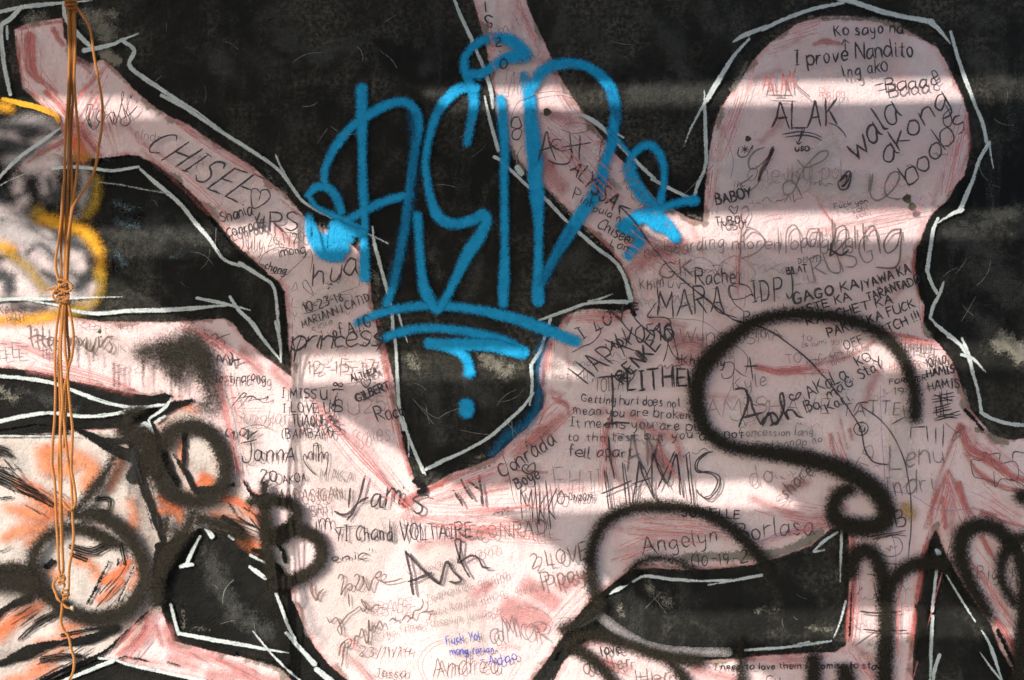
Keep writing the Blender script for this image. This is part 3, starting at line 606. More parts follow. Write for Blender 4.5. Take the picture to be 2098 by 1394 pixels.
# ------------------------------------------------------------------ tan and red washes in the pink
for s, w, mt in (
    ('62,75 60,110 68,150 95,175 118,190', [22, 26, 24, 12, 6], 'red'), ('40,60 90,50 128,45', 6, 'red'), ('110,60 120,80 128,90', 12, 'red'), ('45,70 40,130 50,175', 4, 'red'), ('95,190 122,215 135,232', [14, 8], 'red'),
    ('225,130 190,165 160,200 155,215', [4, 9, 4], 'red'), ('190,140 170,175', 3, 'red'), ('188,190 200,215 232,312', 3, 'red'), ('200,190 222,250 240,315', 3, 'red'), ('150,115 185,150', 6, 'red'),
    ('140,235 170,270 205,315', [26, 26, 14], 'redsoft'), ('145,245 175,285 205,320', [6, 8, 5], 'red'), ('130,292 90,310 55,335', [12, 8, 3], 'red'), ('225,320 262,315', 3, 'red'), ('260,255 300,300', 10, 'redsoft'), ('290,310 340,350 380,395 430,440', 6, 'redsoft'), ('380,262 440,300 520,350', 5, 'redsoft'),
    ('575,410 600,430 625,450', 4, 'red'), ('590,590 592,650', 5, 'redsoft'), ('730,505 755,550', 4, 'red'), ('772,640 776,665', 6, 'red'), ('600,500 570,470', 20, 'redsoft'),
    ('785,705 800,800 822,900 840,970', 7, 'red'), ('640,820 700,880 760,940 830,1040', [8, 12, 14, 10], 'redsoft'), ('780,690 790,740', 10, 'redsoft'), ('830,1030 860,1012 940,975 980,962', [26, 14, 8, 4], 'red'), ('845,1040 830,1060 860,1064', 14, 'redsoft'), ('870,1030 1000,1000 1040,985', 8, 'redsoft'), ('990,1010 1040,1000', 6, 'red'), ('850,1060 1000,1066 1120,1075', 6, 'redsoft'),
    ('0,700 60,715 110,735', 12, 'redsoft'), ('60,760 150,775 270,805', 10, 'redsoft'), ('500,720 530,760', 26, 'redsoft'), ('450,770 460,850 480,900', 14, 'redsoft'), ('380,670 430,690 470,720', 22, 'redsoft'), ('560,760 590,790', 22, 'redsoft'), ('470,920 500,990', 8, 'redsoft'),
    ('1060,0 1080,50 1105,100 1120,135', 8, 'redsoft'), ('992,10 985,50', 5, 'redsoft'), ('1135,155 1150,190 1165,215', 8, 'redsoft'), ('1120,230 1170,250', 26, 'redsoft'), ('1120,345 1150,385', 36, 'redsoft'), ('1100,310 1130,340', 22, 'redsoft'), ('1225,292 1240,296', 6, 'red'), ('1215,475 1250,512 1275,540', 5, 'red'), ('1100,130 1110,122 1128,140', 8, 'redsoft'),
    ('1290,560 1340,520 1400,500', 30, 'redsoft'), ('1420,470 1440,520', 8, 'redsoft'), ('1470,350 1460,400', 10, 'redsoft'), ('1480,260 1470,330', 8, 'redsoft'), ('1530,180 1560,155 1600,145', 7, 'redsoft'), ('1666,92 1690,85 1725,92', [6, 14, 5], 'red'), ('1600,100 1640,80', 8, 'redsoft'), ('1715,290 1690,305', 5, 'red'), ('1560,290 1590,260 1600,240', 12, 'redsoft'),
    ('1980,240 1985,300 1968,350', 6, 'red'), ('1930,360 1910,420', 7, 'redsoft'), ('1890,430 1830,450 1720,460 1690,470', 5, 'redsoft'), ('1670,350 1675,410 1705,460', 3, 'red'), ('1520,440 1515,520 1510,600', 5, 'redsoft'), ('1875,515 1870,560', 9, 'red'), ('1860,530 1800,580', 8, 'redsoft'), ('1850,590 1820,620', 8, 'redsoft'),
    ('1160,655 1200,648 1270,650', 14, 'redsoft'), ('1130,700 1115,740 1112,790', 6, 'red'), ('1160,700 1165,790', 5, 'redsoft'), ('1130,740 1140,760', 30, 'pinksoft'), ('1330,655 1360,660 1400,670', 16, 'redsoft'), ('1390,700 1430,705', 44, 'redsoft'), ('1390,740 1430,735', 24, 'redsoft'),
    ('1130,815 1160,830 1165,850', [8, 12, 6], 'red'), ('1150,855 1120,880 1100,895 1060,925', [22, 34, 40, 30], 'redsoft'), ('1120,800 1150,810', 14, 'redsoft'), ('1250,860 1240,900 1250,930', 10, 'red'), ('1250,930 1255,960 1270,990', 12, 'redsoft'), ('1290,850 1330,880 1380,900 1395,940', 20, 'redsoft'), ('1340,930 1370,960', 40, 'redsoft'), ('1240,840 1225,850', 16, 'redsoft'),
    ('1060,965 1120,968', 5, 'red'), ('1040,985 1090,972', 8, 'redsoft'), ('1090,1010 1200,1000', 8, 'redsoft'), ('1420,810 1500,815', 10, 'redsoft'), ('1550,752 1600,762 1660,755', [12, 16, 9], 'red'), ('1660,750 1740,730 1790,700', 6, 'red'), ('1800,760 1780,800 1770,830', [16, 22, 14], 'redsoft'),
    ('1800,680 1860,690 1905,700', [6, 10, 4], 'red'), ('1720,860 1735,920', 4, 'red'), ('1740,880 1745,900', 7, 'red'), ('1700,890 1712,945', [9, 5], 'red'), ('1720,945 1728,960', 6, 'red'), ('1610,1000 1650,990', 20, 'redsoft'),
    ('1250,1080 1350,1092 1500,1100', 6, 'redsoft'), ('1260,1130 1340,1115', 7, 'redsoft'), ('1290,1065 1400,1060', 8, 'redsoft'), ('1540,1020 1640,1060 1700,1055', 14, 'redsoft'), ('1560,1110 1640,1085 1700,1070', 10, 'redsoft'), ('1700,1000 1730,1040', 16, 'redsoft'),
    ('1965,870 1940,930 1915,1000 1905,1080 1893,1130 1880,1220 1866,1320 1855,1394', [10, 6, 5, 6, 10, 12, 8, 3], 'red'), ('1968,875 1985,920 2020,940 2070,975 2110,985', [16, 26, 22, 16, 14], 'red'), ('1975,930 2010,975 2060,1000 2110,1005', [5, 14, 10, 6], 'red'), ('1940,965 1915,1020 1895,1080', [6, 10, 8], 'red'),
    ('1942,965 1960,1000 1985,1060', [8, 9, 5], 'red'), ('1965,990 1975,1030 1995,1060', [12, 12, 4], 'red'), ('1930,1020 1935,1080', [10, 14], 'red'), ('1950,1030 1948,1090', 14, 'redsoft'), ('2010,1050 2060,1070 2100,1080', [10, 8, 3], 'red'), ('1990,1040 2040,1055', 4, 'red'), ('1980,840 1995,860 2030,905', [9, 8, 6], 'redsoft'), ('1985,880 2000,910', 10, 'redsoft'),
    ('2010,1100 2020,1120 2035,1145', [12, 14, 6], 'red'), ('1975,1120 2000,1170 2050,1240 2080,1280', 4, 'red'), ('2040,1270 2060,1300 2080,1340', [16, 20, 22], 'red'), ('1745,1090 1746,1130', 10, 'red'), ('1748,1185 1742,1240 1735,1310', [11, 15, 12], 'red'), ('1745,1320 1780,1350', 14, 'redsoft'),
    ('1150,1200 1200,1180', 30, 'redsoft'), ('1050,1250 1100,1270', 60, 'redsoft'), ('1130,1230 1080,1200', 40, 'redsoft'), ('700,1330 760,1390', 16, 'redsoft'), ('620,1200 640,1290', 14, 'greysoft'), ('650,1290 660,1310', 12, 'greysoft'), ('860,1120 1000,1090', 26, 'redsoft'), ('930,1240 1000,1200', 26, 'redsoft'),
    ('1540,1350 1640,1350', 14, 'redsoft'), ('1420,1370 1500,1390', 20, 'redsoft'), ('1220,1350 1290,1370', 16, 'redsoft'),
    ('310,1260 300,1300 250,1340', [30, 40, 20], 'redsoft'), ('300,1265 290,1300 240,1340', 8, 'red'), ('340,1290 360,1330 440,1350 520,1375', [30, 26, 24, 20], 'redsoft'), ('320,1280 330,1320', 8, 'red'), ('350,1350 400,1365', 20, 'redsoft'), ('260,1345 330,1358', 10, 'redsoft'), ('430,1380 560,1394', 30, 'redsoft')):
    field('red_brush_mark', M[mt], strokes=[(P(s)[0], w)], step=2.6, pad=9)
# lighter rubs
for s, w in (('1700,300 1640,360 1560,400', 50), ('1680,380 1760,380', 60), ('640,640 700,600', 60), ('1560,560 1640,600', 70), ('1300,560 1310,620', 16), ('1850,860 1840,960', 50), ('1640,900 1560,880', 60), ('760,1080 700,1200 720,1300', 120), ('900,1150 950,1300', 90), ('640,930 700,1000', 80), ('500,870 520,930', 44), ('280,720 150,700', 44)):
    field('pale_rub', M['pinksoft'], strokes=[(P(s)[0], w)], step=4, pad=18)

# ------------------------------------------------------------------ orange and amber
for s, w, mt in (
    ('90,930 100,960 140,960', 30, 'orange'), ('100,925 140,915', 20, 'orange'), ('160,940 190,960 180,990', 30, 'orange'), ('40,990 90,1020 130,1040', [20, 34, 30], 'orange'), ('60,1000 110,1050', 16, 'deeporange'), ('15,1040 60,1050 110,1060', [10, 30, 24], 'orange'),
    ('10,1100 50,1085 90,1085 60,1110', [16, 30, 26, 16], 'orange'), ('245,945 235,975 225,1000', [16, 14, 8], 'orange'), ('270,1030 275,1060 268,1085', 14, 'orange'), ('330,1020 365,1045 370,1065', [18, 26, 14], 'deeporange'), ('330,1045 350,1048', 12, 'deeporange'), ('405,990 430,985', [10, 22], 'deeporange'), ('415,975 432,990', 14, 'deeporange'), ('372,905 375,960', 9, 'deeporange'),
    ('460,1020 500,1035 540,1080 545,1110', [14, 18, 16, 10], 'deeporange'), ('525,1010 540,1050 545,1100', [8, 14, 12], 'deeporange'), ('500,1100 530,1120', 16, 'orange'), ('440,1055 490,1065', 14, 'orange'),
    ('160,1145 190,1160 200,1180', 18, 'orange'), ('215,1190 250,1170 262,1150', [20, 26, 16], 'deeporange'), ('205,1230 225,1215 250,1190', [14, 18, 14], 'deeporange'), ('285,1140 285,1170 270,1200', 10, 'orange'), ('120,1180 108,1175', 12, 'orange'),
    ('0,1300 30,1270 80,1240 90,1230', [30, 26, 22, 10], 'orange'), ('0,1290 60,1250', 10, 'deeporange'), ('130,1285 170,1275 180,1268', 16, 'orange'), ('80,1320 140,1305 160,1300', 12, 'orange'), ('70,1370 100,1350 130,1330', [16, 20, 10], 'orange'), ('20,1394 60,1385 110,1370', 14, 'orange'), ('370,830 400,840', 8, 'orange')):
    field('orange_brush_mark', M[mt], strokes=[(P(s)[0], w)], step=2.6, pad=24)
for s, w, mt in (
    ('8,204 40,212 80,222 115,236 122,250', [6, 12, 12, 12, 9], 'amberbrush'), ('140,260 150,285 170,320', [10, 26, 30], 'deeporange'), ('-20,215 20,222', 14, 'amber'), ('150,320 185,322', 8, 'amberdull'), ('175,344 205,346', 5, 'amberbrush'),
    ('85,448 120,456 160,466 190,492 206,525 208,560', [20, 20, 20, 22, 18, 16], 'amber'), ('208,560 204,600 185,625 150,640', 18, 'amberdull'), ('80,435 75,440', 22, 'amberdull'), ('200,370 198,410 180,440', 18, 'amberdull'), ('-10,500 25,512', 16, 'amber'), ('20,520 60,550 90,590', 16, 'amberdull'), ('-20,655 60,656 115,648', 18, 'amber'), ('120,640 170,630', 14, 'amberdull'), ('1855,1040 1862,1052', 24, 'amberdull')):
    field('amber_spray_line', M[mt], strokes=[(P(s)[0], w)], step=2.6, pad=22)

# ------------------------------------------------------------------ black brush strokes
for s, w, mt in (
    ('0,870 80,862 170,872 260,865 330,845', [20, 14, 12, 16, 10], 'black'), ('-20,890 60,890 140,886', 9, 'drybrush'), ('160,880 200,900 240,922 300,945', [8, 20, 26, 30], 'black'), ('225,905 280,900 310,895', 14, 'black'), ('305,865 340,838 395,820', [10, 20, 8], 'black'), ('330,855 350,840 390,826', 8, 'drybrush'),
    ('308,862 325,900 350,960 365,990', [8, 12, 16, 12], 'black'), ('270,900 280,950 300,1010 320,1060 338,1120', [12, 16, 16, 14, 10], 'black'), ('300,945 275,975', 30, 'black'), ('380,890 378,950 376,962', [12, 9, 9], 'black'), ('357,932 380,965 402,1005', [3, 12, 12], 'black'), ('410,1005 450,1000 480,992', [16, 12, 7], 'black'),
    ('0,975 30,990 70,1010 110,1035', [30, 28, 20, 8], 'drybrush'), ('-20,920 12,925 25,935', [26, 20, 8], 'drybrush'), ('0,957 45,961', 3, 'drybrush'), ('0,1022 25,1018', 5, 'drybrush'), ('200,1022 226,1022 223,1045 205,1045', 9, 'drybrush'), ('0,1130 24,1120', 3, 'drybrush'), ('300,1035 315,1085', 3, 'drybrush'),
    ('150,1120 190,1130 230,1110', [14, 22, 14], 'drybrush'), ('150,1135 175,1145', 12, 'drybrush'), ('250,1115 258,1155', 7, 'drybrush'), ('225,1150 205,1190 182,1235', [3, 6, 4], 'black'), ('190,1160 165,1215', 14, 'mottlegrey'), ('245,1145 243,1158', 4, 'black'), ('275,1160 245,1230', 4, 'drybrush'), ('98,1160 110,1150', 12, 'black'),
    ('-10,1270 15,1245 60,1225', [12, 12, 20], 'black'), ('40,1310 80,1275 130,1250', [5, 14, 18], 'drybrush'), ('0,1360 60,1335 100,1320 180,1310 240,1285', [10, 26, 14, 20, 16], 'black'), ('90,1350 130,1345 165,1345', 16, 'drybrush'), ('130,1300 180,1290 235,1282', 9, 'drybrush'), ('90,1394 150,1365 215,1335 260,1295 305,1252', [14, 12, 8, 6, 4], 'black'), ('150,1250 140,1240', 14, 'black'),
    ('500,985 520,1015 548,1018', [3, 9, 12], 'black'), ('470,1030 490,1060 545,1090', 4, 'drybrush'), ('500,1040 545,1065', 3, 'drybrush'), ('520,1125 545,1135 560,1150', [8, 10, 6], 'black'), ('460,1060 500,1085', [12, 6], 'black'), ('570,1115 582,1130 585,1150', 8, 'black'),
    ('330,1120 325,1180 330,1230', 20, 'black'), ('500,1335 560,1350', 10, 'black'), ('420,1325 480,1338', 9, 'black'),
    ('230,1356 260,1345 300,1352', 5, 'drybrush'), ('345,1355 370,1364', 3, 'drybrush')):
    field('black_brush_mark', M[mt], strokes=[(P(s)[0], w)], step=2.4, pad=7)

# ------------------------------------------------------------------ white outline
WHITE = (
    ('0,27 50,17 100,11 160,6 192,3', [8, 11, 10, 6, 2]), ('46,17 25,40 5,56 8,110 14,150 24,195', [11, 12, 10, 11, 10, 9]), ('17,56 18,82', [6, 5]), ('133,8 137,40 160,70 190,100', [8, 9, 12, 9]), ('175,105 200,101 235,92 255,83 286,71', [11, 11, 9, 7, 2]),
    ('255,86 277,105 267,135 292,158 340,190 400,230 470,281 540,326', [9, 10, 11, 10, 10, 9, 8, 8]), ('333,197 380,222 440,262 520,312 572,350 600,385 620,412 650,432 682,447', [9, 10, 8, 8, 8, 7, 8, 7, 6]), ('700,455 745,476 770,487 796,500', [7, 6, 4, 2]), ('566,319 580,350 594,372', [4, 4, 3]),
    ('127,263 90,290 50,318 15,350 -15,385', [4, 10, 9, 8, 8]), ('-20,395 20,372 60,355', 2), ('110,346 150,343 200,348 235,351 286,343', [8, 9, 8, 7, 6]), ('290,348 320,375 370,418 400,455 430,490 455,527 470,538 495,545', [6, 11, 10, 9, 11, 9, 8, 7]), ('493,540 540,570 558,582 566,604 570,640 574,690', [10, 9, 8, 8, 9, 8]), ('566,660 575,700 577,742', [7, 8, 3]),
    ('-20,616 40,613 110,613 190,610 252,609', [9, 8, 6, 4, 2]), ('60,616 120,626 150,636 200,643 260,638 330,636 400,632 470,625', [3, 5, 9, 10, 11, 11, 9, 6]), ('405,611 440,618 475,626 514,636', [7, 8, 6, 2]), ('473,609 490,635 520,665 540,695 576,738', [7, 9, 10, 8, 4]),
    ('-20,769 50,775 110,785 160,803 210,822 260,833 300,834 341,829', [8, 8, 9, 9, 9, 8, 7, 5]), ('-20,868 60,851 110,846 170,853 225,850 280,838 330,829', [10, 10, 8, 9, 9, 8, 5]), ('354,815 340,835 320,850 307,860 315,885 322,905', [4, 8, 6, 6, 5, 3]), ('320,865 340,852', [7, 5]), ('285,878 300,868 310,880', [8, 10, 6]), ('0,893 80,893 160,893', [4, 3, 1]),
    ('412,1098 400,1120 386,1150', [5, 8, 10]), ('372,1160 385,1156 397,1156', [9, 12, 6]), ('352,1238 360,1270 368,1298', [7, 7, 8]), ('368,1296 430,1308 500,1320 560,1331 592,1336', [8, 10, 10, 8, 2]), ('425,1082 436,1098', [10, 12]), ('424,1074 440,1078', [4, 3]), ('470,1097 480,1104', 5),
    ('567,1215 580,1250 593,1285 606,1308', [8, 8, 7, 6]), ('588,1295 610,1320 645,1358', [8, 11, 12]), ('650,1370 680,1394 700,1412', [12, 14, 13]), ('520,1292 555,1335 590,1370 625,1400', [2, 5, 5, 4]), ('513,1160 530,1172 545,1184', [6, 12, 9]), ('515,1137 545,1152', [7, 4]),
    ('205,1347 235,1350 260,1358 330,1374 395,1388 420,1394', [5, 6, 9, 8, 9, 14]), ('110,1403 160,1382 234,1352', [7, 8, 10]),
    ('926,-10 946,39 964,77 977,108 993,145 1005,185 1010,222', [6, 9, 9, 8, 9, 9, 7]), ('993,199 1000,232 1010,271 1021,310', [3, 7, 9, 9]), ('1013,323 1030,332 1045,348', [8, 9, 7]), ('1060,345 1068,356', 12), ('1045,348 1079,381 1117,409 1156,450', [8, 8, 9, 7]), ('1152,446 1182,474 1221,508 1260,538 1278,567 1286,593 1292,616', [6, 9, 9, 9, 9, 10, 11]),
    ('1292,620 1250,619 1200,623 1160,637 1103,657', [10, 8, 7, 8, 4]), ('1205,618 1230,612 1254,603', [4, 4, 2]), ('1128,653 1116,690 1106,720 1090,745 1088,758', [7, 8, 8, 9, 6]), ('1088,748 1090,790 1085,830', [9, 7, 4]), ('1093,805 1070,835 1040,863', [5, 8, 8]), ('1060,845 1030,872 1000,897 950,925 910,943 872,962', [7, 8, 8, 8, 9, 8]),
    ('868,966 850,925 836,890 826,855', [8, 8, 7, 7]), ('828,880 820,850 815,780 812,720 808,680', [8, 8, 9, 7, 7]), ('806,680 804,645 795,600 780,545 768,500 764,465', [8, 8, 9, 8, 9, 3]), ('818,645 826,675 836,702', [6, 4, 2]), ('866,955 873,973', [4, 2]), ('838,905 838,935', [4, 2]),
    ('1185,237 1205,243 1235,265 1270,300', [8, 12, 10, 9]), ('1262,275 1278,284', [6, 3]), ('1268,298 1300,330 1340,368', [10, 10, 9]), ('1335,368 1370,387 1422,412', [8, 9, 8]),
    ('1421,405 1428,380 1440,355 1446,330', [5, 8, 8, 8]), ('1446,335 1444,270 1443,230 1442,188', [9, 9, 8, 2]), ('1400,302 1412,270 1430,235 1450,200', [2, 4, 6, 8]), ('1448,205 1475,160 1500,120 1533,82', [12, 12, 9, 6]), ('1501,88 1520,76 1545,66 1580,54', [5, 11, 11, 9]), ('1560,64 1600,44 1660,22 1725,8', [8, 10, 9, 8]),
    ('1690,-6 1740,5 1800,25 1850,37 1905,47', [8, 13, 12, 11, 14]), ('1903,47 1922,64 1944,92', [14, 9, 3]), ('1945,68 1958,115 1975,165 2000,230', [7, 9, 10, 9]), ('1996,220 2010,255 2018,292', [8, 9, 8]), ('2024,292 2027,320 2032,346', [5, 3, 2]), ('2022,296 2003,330 1990,370 1975,405 1964,432', [9, 9, 8, 11, 12]), ('1968,430 1945,441 1918,458', [10, 7, 2]),
    ('1919,448 1910,470 1903,510 1897,553', [6, 9, 9, 10]), ('1896,553 1905,580 1918,603', [8, 9, 7]), ('1931,578 1921,605 1908,630 1903,652', [5, 7, 8, 8]), ('1902,650 1920,670 1945,690 1970,712', [5, 9, 9, 8]), ('1938,690 1962,705 1985,740', [3, 6, 8]), ('1968,693 1982,730 1990,765 2000,800 2008,846', [5, 10, 8, 7, 8]), ('2006,845 2030,858 2065,868 2110,872', [8, 9, 9, 7]), ('1968,727 1990,735 2017,763', [8, 6, 2]),
    ('1182,1280 1200,1262 1221,1244', [4, 6, 2]), ('1190,1282 1208,1270 1228,1260', [4, 8, 4]), ('1250,1214 1262,1207 1284,1198', [7, 10, 3]), ('1296,1190 1320,1179 1370,1185 1430,1189', [5, 8, 8, 5]), ('1430,1189 1480,1188 1510,1187', [4, 6, 4]), ('1450,1197 1500,1188 1558,1177', [3, 6, 8]), ('1525,1330 1600,1325 1670,1316 1700,1312', [5, 7, 6, 4]), ('1632,1318 1655,1314', [3, 6]), ('1672,1316 1700,1312', [8, 4]),
    ('1722,1086 1720,1150 1719,1190', [7, 6, 3]), ('1730,1230 1720,1270 1706,1304', [5, 5, 2]), ('1664,1129 1688,1106 1714,1089', [4, 8, 5]), ('1665,1129 1686,1126', [5, 4]),
    ('1916,1126 1920,1132', [9, 12]), ('1916,1166 1912,1200 1907,1250', [8, 7, 8]), ('1908,1260 1905,1310 1904,1360 1902,1400', [7, 9, 7, 4]), ('1937,1178 1965,1225 1995,1272', [3, 5, 4]), ('2008,1290 2025,1320 2050,1394', [3, 10, 3]), ('1922,1340 1912,1370 1908,1400', [8, 9, 8]), ('2005,1335 2030,1370 2055,1400', [3, 5, 6]),
    ('1040,1240 1042,1243', 2))
for s, w in WHITE[:-1]:
    w = [x * 0.84 for x in w] if isinstance(w, list) else w
    field('white_outline_stroke', M['white'], strokes=[(P(s)[0], w)], step=1.8, pad=3.5)
for s, w in (('205,375 250,380 300,390 350,398', 2.5), ('280,1330 275,1345', 4), ('1230,1262 1270,1292 1320,1320 1380,1332 1490,1334', [9, 10, 9, 8, 7])):
    field('thin_pale_stroke', M['whitethin' if not isinstance(w, list) else 'greysoft'], strokes=[(P(s)[0], w)], step=2.2, pad=5)

# black cutting-in along the outlines
for s, w in (('300,345 360,385 400,430 440,470 480,515 530,552', [4, 9, 12, 12, 10, 5]), ('575,600 582,690 590,745', 8), ('850,985 870,1000 860,1008', 12), ('1290,625 1300,645', 9), ('1090,835 1070,868', 7), ('1745,1195 1738,1300', 5), ('1880,510 1878,560 1888,610', 10), ('1296,1168 1250,1205 1195,1252 1130,1345', 10), ('2040,1290 2080,1370', 8), ('1975,840 2010,880', 7), ('1878,1240 1893,1245', 14), ('1590,640 1600,650', 1)):
    field('black_brush_mark', M['black'], strokes=[(P(s)[0], w)], step=2.2, pad=6)

# ------------------------------------------------------------------ the blue tag (over the figure, under most of the pen)
BT = field('blue_crown_tag', M['blue'], strokes=[(P('732,662 765,647 804,636 856,628 907,627 985,637 1060,655 1105,671 1156,691 1178,699')[0], [12, 15, 16, 15, 15, 17, 20, 22, 22, 20]),
    (P('786,694 817,682 869,673 933,676 998,689 1037,703 1070,722')[0], [14, 16, 15, 15, 17, 22, 24])], step=1.8, pad=6, label='bright blue sprayed tag with tall letters over two curved lines')
for nm, segs in (
    ('sprayed_letter', [('742,184 742,230 743,300 745,390 748,450 747,500 748,568', [20, 22, 13, 15, 15, 13, 22]), ('664,372 668,345 690,300 722,262 755,238 795,217 830,211 852,230 858,265 852,300 845,350 838,400 830,470 818,530 805,590 793,622', [11, 14, 16, 16, 17, 16, 16, 15, 14, 13, 12, 12, 12, 12, 12, 16]), ('842,400 800,410 755,430 712,453', [14, 15, 14, 14]), ('632,402 648,386 672,385 690,405 700,435', [11, 15, 15, 15, 15]), ('634,402 650,425 700,450 745,475', [8, 8, 14, 12]), ('668,345 668,380 680,392', [12, 10, 12])]),
    ('sprayed_letter', [('957,294 964,258 971,220 969,188', [13, 14, 16, 18]), ('975,183 944,183 918,204 896,235 880,284 872,336 875,366 882,405 895,440 915,457 944,459 972,451 990,440 997,452 985,482 959,521 933,573 913,614 896,636 884,620 868,585 861,521 856,444', [16, 18, 17, 15, 13, 12, 13, 15, 19, 20, 19, 19, 20, 24, 20, 16, 15, 16, 22, 15, 14, 14, 16])]),
    ('sprayed_letter', [('1026,205 1031,258 1034,310 1033,360 1034,495 1033,573 1031,600 1031,622', [18, 19, 15, 13, 13, 14, 20, 17])]),
    ('sprayed_letter', [('1072,157 1082,194 1086,232 1091,284 1096,336 1096,366 1100,405 1103,450 1103,534 1102,598 1103,615', [16, 24, 27, 30, 30, 28, 22, 16, 16, 18, 26]), ('1092,180 1105,155 1125,140 1156,133 1190,135 1221,150 1247,177 1257,207 1260,232 1256,271 1252,297 1240,330 1232,362 1216,405 1195,432 1169,474 1143,516 1123,552 1105,590', [16, 22, 19, 17, 17, 20, 20, 18, 18, 18, 18, 24, 28, 26, 24, 20, 14, 14, 12])]),
    ('sprayed_halo', [('969,186 957,158 951,132 960,108 985,88 1018,79 1050,88 1074,112', [16, 17, 15, 13, 15, 20, 26, 26]), ('1072,115 1050,118 1030,125 1005,141 985,154 962,154', [30, 26, 20, 15, 18, 16])]),
    ('sprayed_arrow', [('1288,350 1292,325 1311,304 1329,299 1345,310 1357,335 1359,375 1352,415', [14, 13, 14, 15, 14, 13, 12, 16]), ('1246,268 1285,312 1300,345', [5, 5, 5]), ('1286,346 1300,378 1320,408 1340,428', [22, 26, 24, 24]), ('1421,412 1400,414 1371,422 1330,436', [20, 14, 14, 22]), ('1276,466 1298,452 1324,440 1350,450 1371,472 1382,488', [26, 26, 28, 26, 26, 22]), ('1322,440 1345,462 1362,470', [30, 26, 20]), ('1276,466 1300,480 1312,490 1298,510 1286,524', [22, 20, 18, 18, 18])]),
    ('sprayed_arrow', [('634,446 642,480 665,515 692,522', [14, 26, 36, 30]), ('650,488 675,498 702,508', [20, 34, 30]), ('690,464 722,476 745,478', [26, 20, 14]), ('684,480 720,492', [26, 10])]),
    ('sprayed_tail', [('879,703 907,706 946,706 1011,708 1062,722', [18, 22, 22, 24, 22]), ('907,708 938,719 955,734 961,752 962,764', [16, 18, 18, 17, 20]), ('956,832 956,842', [28, 30])])):
    field(nm, M['blue'], strokes=[(P(s)[0], w) for s, w in segs], step=1.8, pad=6, parent=BT)
field('blue_overspray', M['bluehaze'], strokes=[(P('1113,700 1105,740 1106,790 1098,840 1078,870 1045,890 1010,930')[0], [14, 11, 9, 13, 18, 18, 10])], step=2.6, pad=20, parent=BT)
for s, w in (('846,240 850,290 842,400 808,580', 24), ('1250,190 1266,240', 26), ('1170,470 1110,580', 20)):
    field('blue_overspray', M['bluehaze'], strokes=[(P(s)[0], w * 0.55)], step=2.6, pad=14, parent=BT)
for s in ('639,450 641,500', '673,478 672,512'):
    field('paint_run', M['drybrush'], strokes=[(P(s)[0], 1.5)], step=1.8, pad=2, parent=BT)

